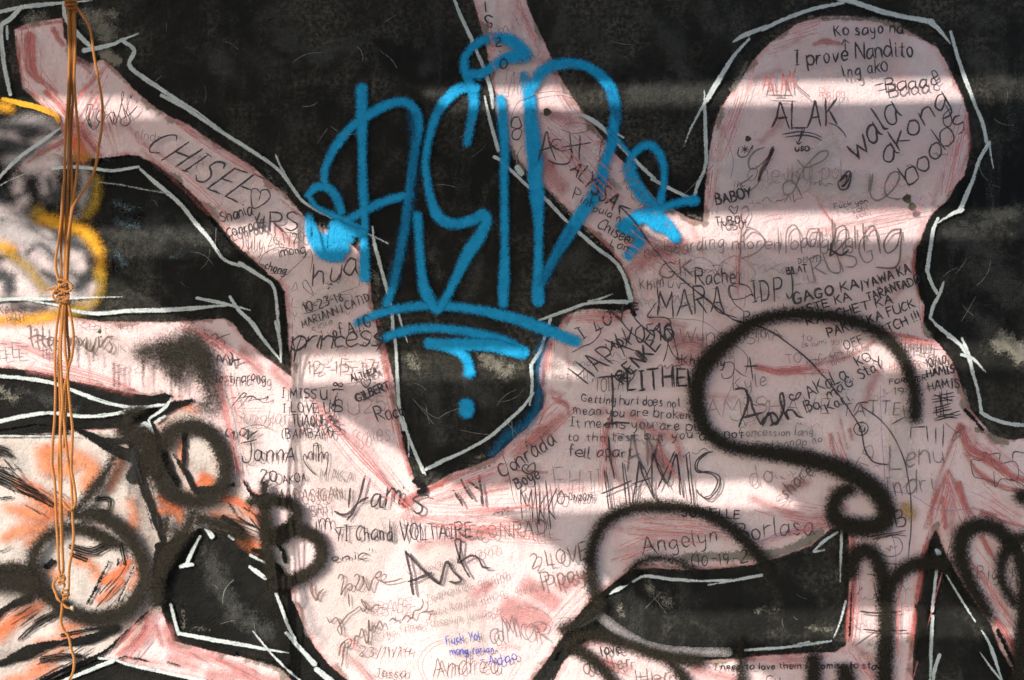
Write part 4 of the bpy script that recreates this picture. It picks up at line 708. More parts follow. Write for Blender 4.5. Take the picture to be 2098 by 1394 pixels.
# ------------------------------------------------------------------ faint writing first
W = write
for a in (
    # text, x, y, x2, y2, h, w, ink
    ('Reister', 160, 678, 285, 676, 20, 1.8, 'faint'), ('Ku', 245, 722, 280, 720, 22, 2, 'faint'), ('Supakar', 485, 865, 592, 866, 28, 2.2, 'faint'), ('cinie', 642, 679, 684, 664, 13, 2, 'pencil'),
    ('U25', 716, 850, 792, 842, 28, 2.4, 'faint'), ('Saves', 726, 915, 800, 905, 36, 2.2, 'faint'), ('N AKA', 658, 988, 724, 984, 24, 1.8, 'pencil'), ('12-15-17', 632, 766, 768, 762, 26, 2.6, 'inkbrown'),
    ('Smitt', 1003, 88, 1085, 48, 24, 2.0, 'faint'), ('IAM', 1032, 192, 1072, 196, 42, 2, 'faint'), ('ami', 1060, 132, 1105, 118, 12, 1.6, 'pencil'),
    ('HICK', 1268, 355, 1318, 440, 26, 2.4, 'faint'), ('n u', 1330, 440, 1370, 470, 16, 1.8, 'faint'), ('hug me now', 1118, 752, 1222, 748, 15, 1.7, 'faint'), ('not all', 1130, 776, 1205, 776, 16, 1.7, 'faint'),
    ('na boarding', 1320, 528, 1482, 508, 30, 2.6, 'pencil'), ('moren banging', 1500, 512, 1745, 508, 26, 2.4, 'pencil'), ('one by', 1530, 375, 1660, 378, 44, 2.4, 'faint'), ('hat pol', 1610, 372, 1725, 368, 34, 2.0, 'faint'),
    ('RUSG', 1668, 578, 1790, 532, 44, 3.2, 'pencil'), ('L U', 1625, 585, 1670, 580, 18, 2.4, 'faint'), ('Wynona', 1425, 738, 1500, 735, 10, 1.6, 'faint'),
    ('Wyngan in', 1392, 702, 1570, 690, 26, 2.6, 'pencil'), ('Rachel', 1520, 662, 1610, 652, 26, 2.6, 'pencil'), ('SMA', 1530, 705, 1600, 690, 20, 2.2, 'faint'),
    ('GK', 1350, 570, 1420, 565, 30, 3.2, 'inkbrown'), ('Kyle', 1500, 800, 1570, 790, 30, 2.2, 'pencil'), ('AMISHAVE', 1445, 855, 1700, 845, 32, 2.4, 'faint'), ('Is lumi yyi', 1640, 712, 1722, 700, 10, 1.6, 'pencil'), ('Ky how touch them my', 1652, 750, 1778, 715, 11, 1.5, 'pencil'), ('why i love', 1660, 770, 1730, 738, 10, 1.6, 'faint'),
    ('HAMIS', 1820, 760, 1884, 756, 16, 2.6, 'redpen'), ('FOREVER', 1820, 786, 1895, 780, 10, 2.4, 'ink'), ('19 H', 1828, 810, 1880, 806, 14, 2.6, 'pencil'), ('TATTE', 1722, 852, 1842, 850, 26, 3.0, 'pencil'), ('I Z', 1848, 856, 1875, 850, 20, 2, 'inkbrown'),
    ('Concession lang', 1513, 893, 1664, 890, 16, 2.0, 'pencil'), ('Sad hanap no', 1545, 922, 1682, 905, 16, 1.9, 'pencil'), ('TO', 1608, 745, 1640, 738, 18, 2.0, 'faint'), ('to', 1640, 702, 1660, 700, 18, 2.0, 'faint'),
    ('do', 1535, 1000, 1585, 985, 42, 3, 'faint'), ('so', 1600, 1040, 1640, 980, 30, 2, 'faint'), ('Lenu', 1822, 960, 1930, 950, 44, 3.0, 'pencil'), ('Indri', 1812, 1018, 1910, 1002, 42, 3.0, 'pencil'), ('TD', 1772, 962, 1790, 920, 22, 2.4, 'faint'), ('FA', 1400, 1065, 1425, 1062, 18, 2, 'faint'),
    ('AM', 1285, 965, 1360, 955, 68, 5, 'pencil'), ('EH II', 1140, 1010, 1230, 1000, 50, 2.6, 'faint'), ('MOCH', 1089, 889, 1121, 880, 8, 1.5, 'inkbrown'), ('CAR', 1105, 897, 1127, 890, 8, 1.5, 'inkbrown'), ('"TOILAY', 1210, 805, 1290, 800, 28, 2.4, 'pencil'),
    ('Fred', 795, 1098, 850, 1075, 40, 1.6, 'faint'), ('yoma gmapoa', 838, 1180, 1022, 1130, 22, 1.8, 'faint'), ('EBABE', 758, 1255, 846, 1252, 26, 2.0, 'faint'), ('Jeanaiken gwapa', 872, 1234, 1040, 1184, 20, 1.9, 'faint'), ('mae kayla gawsa . gwapa', 882, 1260, 1110, 1200, 18, 1.7, 'faint'),
    ('Erlyn filma Roselyn juwapa', 765, 1308, 1020, 1258, 18, 1.8, 'faint'), ('23/11/14', 738, 1342, 842, 1340, 20, 2.0, 'inkbrown'), ('Jessa', 768, 1384, 832, 1386, 18, 2.0, 'inkbrown'), ('Andrea', 888, 1386, 1022, 1378, 42, 2.2, 'inkbrown'), ('amie', 1020, 1328, 1060, 1326, 14, 1.6, 'redpen'),
    ('aMO', 1228, 1374, 1240, 1372, 20, 1.6, 'faint'), ('Luno is', 110, 938, 175, 955, 14, 2, 'faint'), ('Atoh', 90, 978, 130, 985, 14, 2, 'faint'), ('Kyrie', 85, 1010, 125, 1014, 12, 1.8, 'faint'), ('Dul', 240, 765, 300, 752, 18, 1.6, 'faint'), ('G n', 325, 1040, 350, 1020, 18, 2.2, 'pencil'), ('clndr', 280, 285, 330, 292, 18, 1.8, 'faint'), ('A', 405, 345, 420, 345, 26, 1.8, 'faint')):
    t = a[0]
    write(t, *a[1:6], a[6], a[7], slant=0.06, label='faint handwriting reading %s' % t.strip().lower() if len(t) > 3 else None)
draw('1400,400 1460,340 | 1505,372 1500,400 | 1560,560 1600,540', 1.8, 'faint')
draw('1290,330 1285,355 | 1285,335 1300,325', 1.8, 'faint')
for s in ('1395,645 1402,640 1436,538', ): pass
draw('1058,340 1060,320 1070,300 | 1045,255 1060,215 1100,195 1140,190 1168,196', 1.8, 'pencil', 'thin arc of pen over the diagonal limb')
draw('480,838 545,836', 1, 'faint')
draw('870,1392 858,1365 862,1340 880,1320 905,1309 | 1040,1390 1062,1350', 1.8, 'faint')
draw('1010,1268 1040,1245 1080,1240 1110,1250 1124,1270 1115,1290', 2.0, 'faint')
draw('1340,650 1400,655 1440,660 1480,690 1500,720 1500,780 1480,830', 1.6, 'faint')
draw('1438,680 1436,760 | 1440,600 1438,680', 1.8, 'inkbrown')
draw('1400,545 1432,528 1456,540 1468,560 1475,540 1500,526 1525,535 1545,560 1530,580', 2.0, 'faint', 'faint heart drawn in pencil')
draw('1375,712 1400,702 1430,704 1440,712 1480,704 1510,712 1530,735 1525,765', 2.2, 'pencil', 'faint heart drawn beside the arch of black spray')
draw('1800,790 1803,880 1808,960 1815,1060 1830,1120 1832,1200', 1.8, 'violetpen', 'thin violet line running down the pink')
draw('1817,945 1822,1030 1825,1100', 1.6, 'faint')
draw('1770,1002 1860,1012 1920,1044 1990,1040 | 1560,1106 1600,1090 1660,1082 1700,1080 | 1555,1108 1620,1088', 1.8, 'violetpen')
draw('1480,265 1500,330 1495,370', 1.6, 'faint')

# big soft pencil script across the head
draw('1518,430 1528,424 1532,440 1518,470 1515,520 1512,560 | 1515,490 1535,470 1555,480 1565,500 1545,520 1518,530 | 1592,468 1594,520 | 1608,520 1610,475 1625,462 1635,480 1640,520 | 1672,470 1655,472 1650,495 1665,505 1675,470 1678,520', 3.6, 'pencil', 'large brown pencil script, first half of the word binibining', seed=5)
draw('1702,450 1704,500 1698,525 1712,515 1730,490 1728,465 1712,470 1704,500 | 1748,465 1750,510 | 1765,460 1768,515 | 1768,480 1785,465 1795,490 1800,520 | 1840,470 1822,475 1808,500 1815,520 1835,505 1842,470 1840,530 1828,550 1792,548', 4.2, 'inkbrown', 'large brown pencil script, second half of the word binibining', seed=6)
draw('1748,1 1749,2', 2, 'faint')
draw('1695,512 1720,524 1735,514 | 1700,500 1698,526', 4.5, 'ink', seed=3)
# love-like flourish and u e
draw('1632,330 1645,345 1665,340 1690,325 1692,312 1675,315 1650,340 1635,365 1622,395 1605,400 1602,380 1620,372 1632,388 1640,405', 3.4, 'pencil', 'long looping pencil flourish in the head', seed=8)
draw('1564,304 1545,312 1532,330 1536,348 1555,340 1580,312 1582,302 1560,350 1552,375 | 1540,360 1530,370 1515,380 1525,395 1545,385 1555,370', 3.6, 'pencil', 'scribbled pencil loop under the round flower mark', seed=9)
draw('1580,305 1572,325 1560,345 1552,372 1562,350 1575,325 1582,306 1568,340', 6, 'inkbrown', seed=12)
draw('1785,358 1780,400 1795,412 1825,392 1838,370 1836,355 1822,358 1810,380 1812,402 1832,410 1842,408 | 1780,360 1776,395', 4.2, 'pencil', 'large u and e in brown pencil', seed=10)
draw('1722,365 1735,352 1740,358 1735,385 1720,390 1714,378 1722,365 | 1720,372 1732,362 1728,380 1722,384 1734,372 1738,358', 4.5, 'ink', 'small black scribbled lump in the head', seed=11)
draw('1512,304 1510,318 1518,324 1530,320 1540,300 1538,308 | 1524,300 1524,316 | 1516,308 1532,308 | 1518,302 1530,314 | 1530,302 1518,314', 2.6, 'ink', 'small round flower mark in black pen', seed=13)
draw('1680,420 1690,440 1705,455 | 1595,440 1570,445 1555,450', 2.2, 'redpen')

# ------------------------------------------------------------------ white-ish upper left
draw('181,218 190,216 194,222 188,238 185,255 195,268 203,262 208,250 | 184,220 180,240 188,258 196,262 | 190,220 186,240 192,264', 2.6, 'ink', 'looping black pen script near the rope', seed=20)
draw('212,228 204,232 202,245 210,252 218,245 218,232 210,228 | 220,248 232,232 238,236 236,250 240,258 246,240 250,225 257,195 255,190 252,200 256,222 266,240 270,252 262,260 252,256 254,246 268,238 285,220 | 228,240 235,258 | 236,228 244,252 | 256,225 264,250 | 270,198 272,204 275,197', 2.4, 'ink', seed=21)
W('CHISEE', 300, 306, 486, 420, 58, 4.0, 'ink', slant=0.42, label='large name CHISEE in black marker down the upper arm', jit=0.7, caps_gap=3.2)
draw('535,397 528,388 519,390 517,402 521,428 545,418 556,404 550,391 538,392 535,402 532,412', 3.2, 'ink', 'heart in black marker after the large name')
W('Shania', 456, 455, 520, 442, 22, 3.4, 'ink', label='name shania in heavy black script')
W('Conrada', 468, 487, 545, 466, 22, 3.4, 'ink', label='name conrada in heavy black script')
W('4RS', 526, 476, 610, 474, 38, 4.0, 'ink', label='letters 4RS in black marker', jit=.6)
W('July', 492, 514, 540, 516, 34, 2.2, 'inkbrown'); W('26,1720', 553, 506, 625, 496, 22, 2.2, 'inkbrown')
W('imong', 574, 528, 628, 518, 20, 2.6, 'ink'); W('chong', 544, 550, 586, 564, 17, 3.0, 'ink')
draw('574,576 590,562 615,540 636,518 | 545,545 534,540 545,520 575,508 600,512 | 626,530 636,512 642,528 638,560 | 555,560 590,564', 1.8, 'inkbrown', seed=23)
W('hua', 642, 584, 735, 568, 48, 3.6, 'ink', slant=0.25, label='large black script hua')
draw('680,583 681,584 | 676,590 675,592', 6, 'ink')
draw('600,595 608,580 612,596 | 601,598 611,592 | 602,610 600,628 610,630 | 602,640 606,650 612,640 | 606,650 605,655 | 601,660 601,686', 2, 'faint')
draw('625,590 622,582 628,575 638,590 645,607 | 623,590 644,607', 2.4, 'pencil')
W('10-23-18', 628, 640, 705, 615, 18, 3.0, 'ink', label='date 10-23-18 in black pen')
W('MARIANN I CATIDAY', 622, 672, 782, 606, 16, 2.8, 'ink', label='name in narrow black capitals climbing to the olive edge')
W('of A.I.G', 686, 690, 763, 672, 26, 3.0, 'ink')
draw('622,643 640,640 670,628 | 700,600 735,588 737,574', 1.8, 'inkbrown')
W('princess', 600, 718, 782, 706, 44, 4.0, 'ink', slant=0.25, caps_gap=0.6, label='word princess in flowing black brush pen')
draw('601,690 606,720 604,742 612,710 620,690 | 770,690 782,688 785,700 772,720', 3.0, 'ink', seed=4)
W('ALTHEA', 722, 782, 775, 764, 13, 4.2, 'ink', label='name ALTHEA in bold black marker', jit=.6)
draw('750,780 744,776 742,784 752,794 760,784 760,776 752,779 | 746,782 752,790', 2.8, 'ink', 'small heart between two bold names')
W('GILBERT', 734, 822, 800, 796, 16, 4.6, 'ink', label='name GILBERT in bold black marker', jit=.6)
W('I MISS U', 580, 817, 672, 817, 20, 3.0, 'ink', label='line I MISS U in black pen'); W('I LOVE U', 582, 845, 678, 848, 20, 3.0, 'ink', label='line I LOVE U in black pen')
W('TUAQUE', 602, 872, 670, 870, 22, 3.0, 'ink'); W('(BAMBAM)', 580, 897, 684, 896, 20, 2.6, 'ink', label='name BAMBAM in brackets in black pen')
draw('672,856 678,852 682,854 680,860 672,864 676,858', 4.5, 'ink'); draw('640,798 720,785 780,776', 1.5, 'faint')
W('09-05-18', 700, 885, 704, 784, 22, 2.8, 'ink', label='date written upwards beside the words of love')
draw('684,835 690,812 685,860 | 678,850 692,830', 2.4, 'ink')
draw('497,908 512,904 528,900 | 516,904 518,925 515,942 508,947 501,944 499,934 | 537,924 529,921 524,930 526,941 533,942 538,930 538,922 539,938 543,943 | 549,924 549,943 | 549,930 556,922 562,927 562,943 | 570,922 570,942 | 570,930 577,921 583,927 583,942 | 587,946 593,930 599,917 602,930 606,945 | 589,936 604,934', 3.6, 'ink', 'name janna in thin black letters', seed=90)
draw('648,972 632,955 624,940 626,930 632,940 634,930 640,925 644,942 644,918 646,908 652,908 654,920 655,945 656,932 662,925 666,940 667,930 673,926 674,940 672,955 668,972 | 643,912 652,912', 2.8, 'ink', 'little raised hand drawn in black pen')
W('20', 536, 988, 572, 984, 26, 3.4, 'ink'); W('AKOA', 583, 990, 630, 984, 17, 2.6, 'ink'); W('MARASIGAN', 570, 1026, 704, 1020, 26, 2.6, 'inkbrown', label='name MARASIGAN in thin brown capitals'); W('BERT', 628, 1053, 678, 1052, 18, 2.6, 'pencil'); W('im', 648, 1084, 680, 1082, 30, 3.0, 'ink')
W('Rach', 778, 866, 832, 850, 26, 3.2, 'ink')

# left, beside and below the rope
W('KARL', 4, 644, 50, 636, 14, 2.4, 'inkbrown'); W('PNT', 20, 662, 52, 656, 12, 2.4, 'inkbrown')
draw('62,670 67,668 69,680 69,695 73,711 | 92,670 93,685 92,702 98,712 | 64,694 80,688 98,690 | 115,692 107,692 102,700 105,708 112,706 117,694 117,706 122,709', 5.0, 'inkbrown', 'large brush-pen name behind the rope, capital letter', seed=30)
draw('136,705 140,690 146,694 148,708 152,696 160,690 166,700 170,708 178,694 | 182,692 182,712 190,720 198,708 202,692 | 206,690 208,712 214,704 224,692 236,690 | 208,676 210,677 | 228,700 234,712 228,722 222,716', 5.2, 'inkbrown', 'large brush-pen name behind the rope, rest of the word', seed=31)
W('EE', 4, 734, 52, 732, 30, 2.6, 'pencil'); W('# ii', 90, 736, 140, 732, 28, 3, 'pencil'); draw('211,690 211,691', 6, 'ink')
draw('402,690 408,684 412,690 404,694 | 412,694 424,684 430,690 424,696 436,690 444,684 450,690 445,696 458,690 474,684', 3.0, 'inkbrown', seed=33)
W('yo', 440, 712, 465, 708, 18, 2.6, 'inkbrown'); draw('448,738 450,728 456,732 458,742 | 460,740 466,726 472,736 474,748 480,740 500,734 | 476,722 480,730 478,748', 4.6, 'ink', seed=34)
W('lastinarong', 446, 785, 547, 783, 20, 2.6, 'ink', label='small black handwriting lastinarong'); draw('476,815 486,814 | 478,832 500,806 508,806 500,816 | 495,815 520,812 530,818 545,816 552,812 548,822 | 560,808 561,809', 2.8, 'ink', seed=35)
draw('478,880 470,878 465,888 472,894 482,884 480,900 | 508,880 498,878 494,888 502,892 512,880 510,900 518,890 530,882', 4.0, 'ink', seed=36); draw('500,876 530,870 560,878', 2, 'inkbrown')

# ------------------------------------------------------------------ middle and lower middle
draw('719,1000 718,1018 716,1038 | 749,974 744,996 739,1016 728,1042 714,1064 | 688,1047 702,1053 716,1050 735,1030 755,1018', 5.4, 'ink', 'bold brush-pen name hamis, capital letter', seed=40)
draw('780,1011 770,1012 763,1024 765,1037 774,1032 781,1013 780,1036 786,1038 | 796,996 794,1018 790,1038 | 794,1015 804,1000 810,1003 809,1026 | 809,1015 818,1004 823,1012 818,1030 826,1032 | 827,998 828,999', 4.6, 'ink', 'bold brush-pen name hamis, middle letters', seed=41)
draw('879,1015 868,1012 855,1016 848,1022 858,1030 866,1036 865,1046 856,1050 847,1044', 4.6, 'ink', seed=42)
draw('934,1010 948,1034 | 945,982 958,1005 968,1020 | 960,985 980,1000 | 982,975 986,1000 990,1035 | 929,1004 931,1005 | 993,958 995,958 | 1002,954 1003,954', 7, 'ink', 'word ily in broken bold brush strokes', seed=43)
W('YI Chand', 690, 1110, 806, 1104, 30, 3.2, 'ink', label='name chand in black pen'); W('VOLTAIRE', 822, 1107, 968, 1098, 32, 3.4, 'ink', label='name VOLTAIRE in spiky black capitals', jit=.7); W('CONRAD', 978, 1106, 1120, 1094, 30, 2.8, 'inkbrown', label='name CONRAD in thin capitals')
draw('800,1062 800,1108 | 690,1080 740,1075', 2.6, 'ink')
W('Jayve', 1010, 1052, 1044, 1045, 12, 2.0, 'ink'); W('lonic"', 668, 1150, 768, 1142, 16, 2.8, 'ink')
draw('832,1128 840,1160 846,1205 848,1216 | 834,1130 856,1155 880,1178 902,1195 | 838,1190 860,1182 884,1172 | 902,1195 915,1150 930,1170 945,1186 935,1192 922,1190', 6.2, 'ink', 'large bold name ash, lower one, first letters', seed=44)
draw('962,1180 946,1150 934,1115 934,1104 944,1105 944,1125 940,1150 950,1145 965,1136 978,1140 990,1160 1004,1162', 5.0, 'ink', 'large bold name ash, lower one, last letter', seed=45)
draw('639,1192 642,1212 650,1226 655,1215 664,1205', 6.5, 'inkbrown', 'brown tick-like letter before the word love', seed=46)
draw('695,1184 698,1176 704,1176 706,1184 703,1199 701,1217 708,1202 718,1193 724,1198 720,1207 714,1204 | 728,1180 733,1174 738,1180 735,1192 730,1202 737,1207 746,1192 745,1178 752,1196 758,1207 764,1188 768,1180 | 768,1182 778,1180 783,1172 777,1170 771,1178 781,1189 799,1190 825,1183', 3.6, 'inkbrown', 'word love in brown brush script', seed=47)
draw('672,1262 678,1272 690,1262 698,1275 702,1290 700,1298 694,1285 705,1268 716,1256 728,1248 738,1240 745,1250 752,1240 742,1225 748,1240 760,1248 770,1238 782,1238 | 716,1215 718,1240', 3.8, 'inkbrown', 'brown script yoh in brush pen', seed=48)
draw('756,1318 757,1290 757,1268 760,1290 768,1278 772,1285 780,1270 785,1282 | 800,1270 806,1264 812,1270 812,1262 | 825,1268 835,1258 845,1264 850,1250 862,1246 868,1235 866,1225 | 868,1250 880,1252 888,1248 | 880,1266 884,1255', 3.8, 'inkbrown', 'brown script finger in brush pen', seed=49)
draw('700,1320 708,1312 706,1330 704,1350 702,1362 | 696,1340 700,1320 712,1308 722,1308 718,1322 708,1325 | 726,1320 730,1300 738,1300 742,1285 748,1298 752,1315 758,1302', 3.8, 'inkbrown', 'brown script beginning pr in brush pen', seed=50)
W('Fuck Yol', 916, 1318, 984, 1308, 17, 2.6, 'bluepen', label='small rude line in blue pen', seed=3); W('mong tarian', 924, 1341, 1012, 1332, 15, 2.6, 'bluepen', label='second line of the small rude note in blue pen'); W('-Adao', 986, 1362, 1060, 1350, 22, 2.8, 'bluepen', label='signature adao in blue pen')
W('aM', 1008, 1312, 1060, 1302, 44, 3.0, 'pencil', label='letters of the word amor in brown pen'); draw('1078,1278 1070,1278 1068,1292 1080,1308 1092,1290 1090,1275 1080,1282', 2.4, 'pencil'); W('R', 1100, 1314, 1124, 1312, 40, 2.6, 'pencil'); draw('1142,1264 1165,1264 1162,1278', 1.8, 'pencil')
W('Conrada', 1030, 978, 1140, 908, 30, 3.6, 'ink', label='name conrada climbing in black marker', seed=77); W('A', 1080, 918, 1090, 912, 14, 2.4, 'ink')
draw('1082,952 1074,952 1070,962 1082,970 1095,962 1094,948 1085,952 1080,960 | 1074,958 1082,966', 3.4, 'ink', 'heart in black marker between two names'); W('Boye', 1060, 1002, 1108, 978, 26, 3.8, 'ink', label='name boye in bold black marker', jit=.8)
for s in ('1066,1003 1070,1062 | 1066,1003 1080,1035 1088,1003 | 1088,1000 1092,1068', '1096,990 1102,1072 | 1100,1012 1101,1013', '1104,1072 1106,1006 | 1122,1008 1106,1040 1120,1070', '1118,984 1128,1082 | 1140,1000 1124,1040 1138,1062', '1150,1004 1142,1015 1143,1028 1152,1030 1156,1016 1150,1004'):
    draw(s, 3.0, 'ink', seed=len(s))
for s in ('1082,1020 1092,1100 1100,1110 | 1094,1060 1110,1110', '1112,1000 1116,1100 | 1120,1060 1128,1105'): draw(s, 2.0, 'pencil', seed=len(s))
W('-01/2019', 1158, 1022, 1212, 1024, 13, 2.6, 'ink', label='small date 01/2019 in black pen')
draw('1030,930 1040,960 1052,1020 1060,1040', 1.6, 'ink')
for t, x, y, x2, y2, h in (('Getting hurt does not', 1190, 822, 1392, 834, 18), ('mean you are broken', 1174, 848, 1412, 858, 18), ('It means you are pu', 1168, 874, 1432, 882, 18), ('to the test but you did not', 1162, 903, 1520, 896, 18), ('fell apart', 1166, 936, 1294, 932, 22)):
    W(t, x, y, x2, y2, h, 2.4 + (h * 7 % 5) * .12, 'ink', label='black pen line reading %s' % t.lower(), jit=1.35)
for s, w in (('1237,960 1246,1040 | 1274,948 1282,1030 | 1232,1010 1260,998 1292,984', 4.0), ('1294,1030 1304,975 1308,945 1315,970 1338,1020 | 1295,990 1332,978', 4.0), ('1334,1010 1336,930 1350,965 1366,988 1384,930 1392,1012 | 1345,1000 1380,925', 4.0), ('1404,930 1408,970 1415,1030', 4.2), ('1458,925 1442,928 1424,945 1426,965 1450,966 1472,975 1470,998 1450,1020 1432,1012 1426,1002 | 1450,926 1430,942 1428,962 1455,970 1468,985 1455,1012 1440,1018', 3.4)):
    draw(s, w, 'ink', 'large spiky black letter of the name HAMIS above the arch', seed=int(w * 10) + len(s))
for s in ('1240,958 1252,1042 | 1278,950 1290,1034', '1300,1028 1312,950 1342,1024', '1340,935 1370,1000 | 1386,936 1398,1018', '1410,926 1420,1034 | 1350,890 1330,960 1300,1010'):
    draw(s, 2.4, 'ink', seed=len(s) + 3)
draw('1252,766 1254,800 1253,865 1256,868 | 1246,895 1250,940 1258,978 | 1226,774 1275,768', 5.0, 'ink', 'long black T crossing the pen quotation', seed=60)
draw('1236,870 1256,866 1288,866', 5, 'ink', seed=61)
W('LITHEL', 1285, 800, 1428, 790, 40, 3.8, 'ink', label='angular black capitals over the quotation', seed=9, double=1, jit=.8)
W('HAPX', 1200, 785, 1300, 718, 48, 3.6, 'ink', slant=-.3, label='leaning black letters HAPX', jit=.8); W("'ADX", 1246, 722, 1292, 706, 18, 3.6, 'ink')
W('RENKET', 1275, 785, 1368, 690, 28, 3.4, 'ink', label='steep black letters under the number', double=1); draw('1280,765 1275,778 1288,782 1298,768 1288,755 1278,765', 3, 'ink')
W('I', 1192, 695, 1200, 688, 26, 3.2, 'ink'); draw('1222,665 1230,680 1215,700 1190,712 1172,722', 2.6, 'ink'); W('LO', 1220, 676, 1256, 662, 24, 4.0, 'ink'); W('V', 1258, 660, 1282, 650, 24, 4.0, 'ink'); W('E', 1296, 636, 1306, 634, 14, 4.5, 'ink')
W('V0510', 1276, 702, 1376, 694, 32, 3.4, 'ink', label='digits 0510 in black pen', jit=.8); draw('1290,640 1310,665 1340,690 | 1262,645 1290,680 1320,702 | 1360,672 1378,680 1372,698 1358,694 1364,676 1376,690', 3.4, 'ink', seed=63)
draw('1370,690 1362,730 1358,740 | 1365,700 1380,730 1400,738 | 1376,682 1385,720 1390,744', 2.8, 'ink', seed=64)
W('Khim', 1310, 592, 1358, 588, 22, 2.8, 'inkbrown', label='name khim in brown pen'); W('Rachel', 1424, 582, 1514, 580, 32, 3.4, 'ink', label='name rachel in round black letters'); 
W('MARA', 1346, 645, 1482, 640, 54, 3.6, 'ink', label='tall narrow black letters of a long name', jit=.8); draw('1342,622 1330,640 1326,650 1350,650 1368,655 1372,665 1358,672 | 1345,590 1350,640 | 1430,602 1452,618 1470,640 1508,652', 3.2, 'ink', seed=65)
draw('1510,590 1492,586 1490,602 1500,614 1520,612 1536,604 1540,608 1530,588 1505,582 1492,592 1500,620 1520,638', 2.8, 'ink', seed=66)
W('IDPJ', 1540, 622, 1625, 612, 48, 3.4, 'ink', jit=.8, label='tall black initials before the small bold insults'); draw('1600,560 1602,562', 2, 'ink')
W('-Khimmy', 1382, 746, 1482, 752, 20, 3.0, 'ink', label='signature khimmy disappearing under the spray'); draw('1374,752 1400,746', 2.6, 'ink'); draw('1478,745 1495,742 1502,752 1495,772 1480,775 1476,765 | 1502,756 1515,766 1528,772', 2.2, 'ink'); W('+', 1524, 768, 1552, 766, 40, 3.2, 'ink')

# ------------------------------------------------------------------ diagonal limb
draw('980,-4 988,-8 | 994,8 996,28 | 1010,40 1000,36 994,42 1000,50 1008,52 1006,60 998,56', 4.0, 'ink', 'letters written downwards in black marker at the top', seed=70)
draw('1016,84 1022,80 1025,86 1016,98 1028,98 | 1024,109 1025,110 | 1033,124 1026,128 1025,140 1034,143 1040,134 1036,125 1030,124', 4.0, 'ink', 'number 2.0 written downwards over the blue loop', seed=71)
draw('1102,332 1112,300 1120,272 1126,300 1138,330 | 1104,312 1140,300', 4.2, 'ink', 'bold spiky name ash beside the blue stem', seed=72)
draw('1150,290 1136,288 1130,300 1150,312 1170,310 1165,335 1140,338 1122,330 | 1166,275 1172,330 | 1188,280 1186,330 | 1150,305 1210,295', 3.6, 'ink', seed=73)
draw('1148,268 1175,276 1200,272 1205,262 1190,255 1162,256 1155,262', 1.8, 'inkbrown')
draw('1062,242 1052,245 1048,262 1068,270 1062,288 1050,285 1052,270 1068,262 1062,242', 3.0, 'ink')
W('ALYSSA', 1168, 352, 1252, 432, 30, 4.6, 'ink', slant=-.15, label='name ALYSSA in bold black marker down the limb, across the blue', jit=.9)
W('Chisee', 1222, 470, 1284, 502, 24, 3.0, 'ink', label='name chisee in black pen on the diagonal limb'); draw('1290,490 1285,488 1284,494 1290,500 1296,492 1292,488', 2.2, 'ink'); W('Lan', 1248, 504, 1284, 518, 16, 2.4, 'ink')
W('Pink', 1172, 410, 1215, 428, 20, 2.4, 'ink'); W('pula n', 1213, 435, 1268, 458, 15, 2.4, 'ink')
draw('1236,284 1230,300 1228,318 | 1225,322 1232,330 | 1245,345 1252,350', 2.6, 'ink')
draw('1268,440 1269,424 1290,430 | 1269,424 1300,458 1330,500 1380,560 1440,610 1500,655 1560,672 1610,702 1660,745 1700,790 1740,845 1760,880 1768,920 1785,945 1815,952', 3.8, 'ink', 'long thin arrow in black pen crossing the whole chest', seed=80)
draw('1745,843 1755,826 1775,823 | 1760,832 1800,860 1830,900 1850,950 1860,1010 1862,1080 1856,1140', 2.8, 'ink', 'thin black line curving down from the small roof shape', seed=81)

# ------------------------------------------------------------------ head
W('Ko sayo na', 1706, 79, 1846, 72, 24, 3.6, 'ink', label='first black pen line high in the head', jit=.8); W('I prove Nandito', 1626, 138, 1866, 118, 32, 3.8, 'ink', label='second black pen line in the head, with the word nandito', jit=.8); W('lng ako', 1724, 160, 1814, 150, 26, 3.4, 'ink', label='third black pen line in the head')
draw('1728,108 1727,85 1722,94 | 1727,85 1736,92', 3.4, 'ink'); W('-Baaa&', 1792, 194, 1920, 178, 28, 3.4, 'ink', label='signature baaa in black pen')
W('ALAK', 1560, 190, 1632, 184, 36, 2.8, 'redpen', label='small name ALAK in thin reddish pen', double=1); draw('1632,180 1645,192 1656,202 | 1568,198 1620,199 | 1588,204 1608,205', 2.6, 'inkbrown')
W('Ralph', 1676, 203, 1728, 200, 18, 1.9, 'redpen', label='name ralph in pale red pencil')
W('ALAK', 1582, 266, 1712, 262, 54, 4.2, 'ink', label='larger name ALAK in black marker over two underlines', jit=.7); draw('1694,254 1712,262 1725,275 1730,284 | 1600,278 1630,273 1660,276 1680,284 | 1606,284 1640,280 1665,284 1680,291 | 1622,265 1650,265 | 1641,266 1636,285 1632,296 | 1628,293 1632,298 1638,294 | 1645,268 1634,292', 3.2, 'ink', seed=82)
W('USO', 1626, 312, 1654, 312, 9, 3.6, 'ink')
W('wala', 1748, 332, 1842, 242, 54, 4.4, 'ink', slant=.2, caps_gap=1.2, label='word wala in large black script, steeply rising', jit=.7); W('akong', 1812, 340, 1942, 214, 46, 4.2, 'ink', slant=.2, caps_gap=1.0, label='word akong in large black script', jit=.7); W('boobs', 1860, 385, 1976, 262, 44, 3.6, 'ink', slant=.2, caps_gap=1.0, label='word boobs in black script at the edge of the head', jit=.7)
draw('1932,218 1940,232 1945,250 1940,262 1930,258 1928,240 1942,225', 3, 'ink', seed=83)
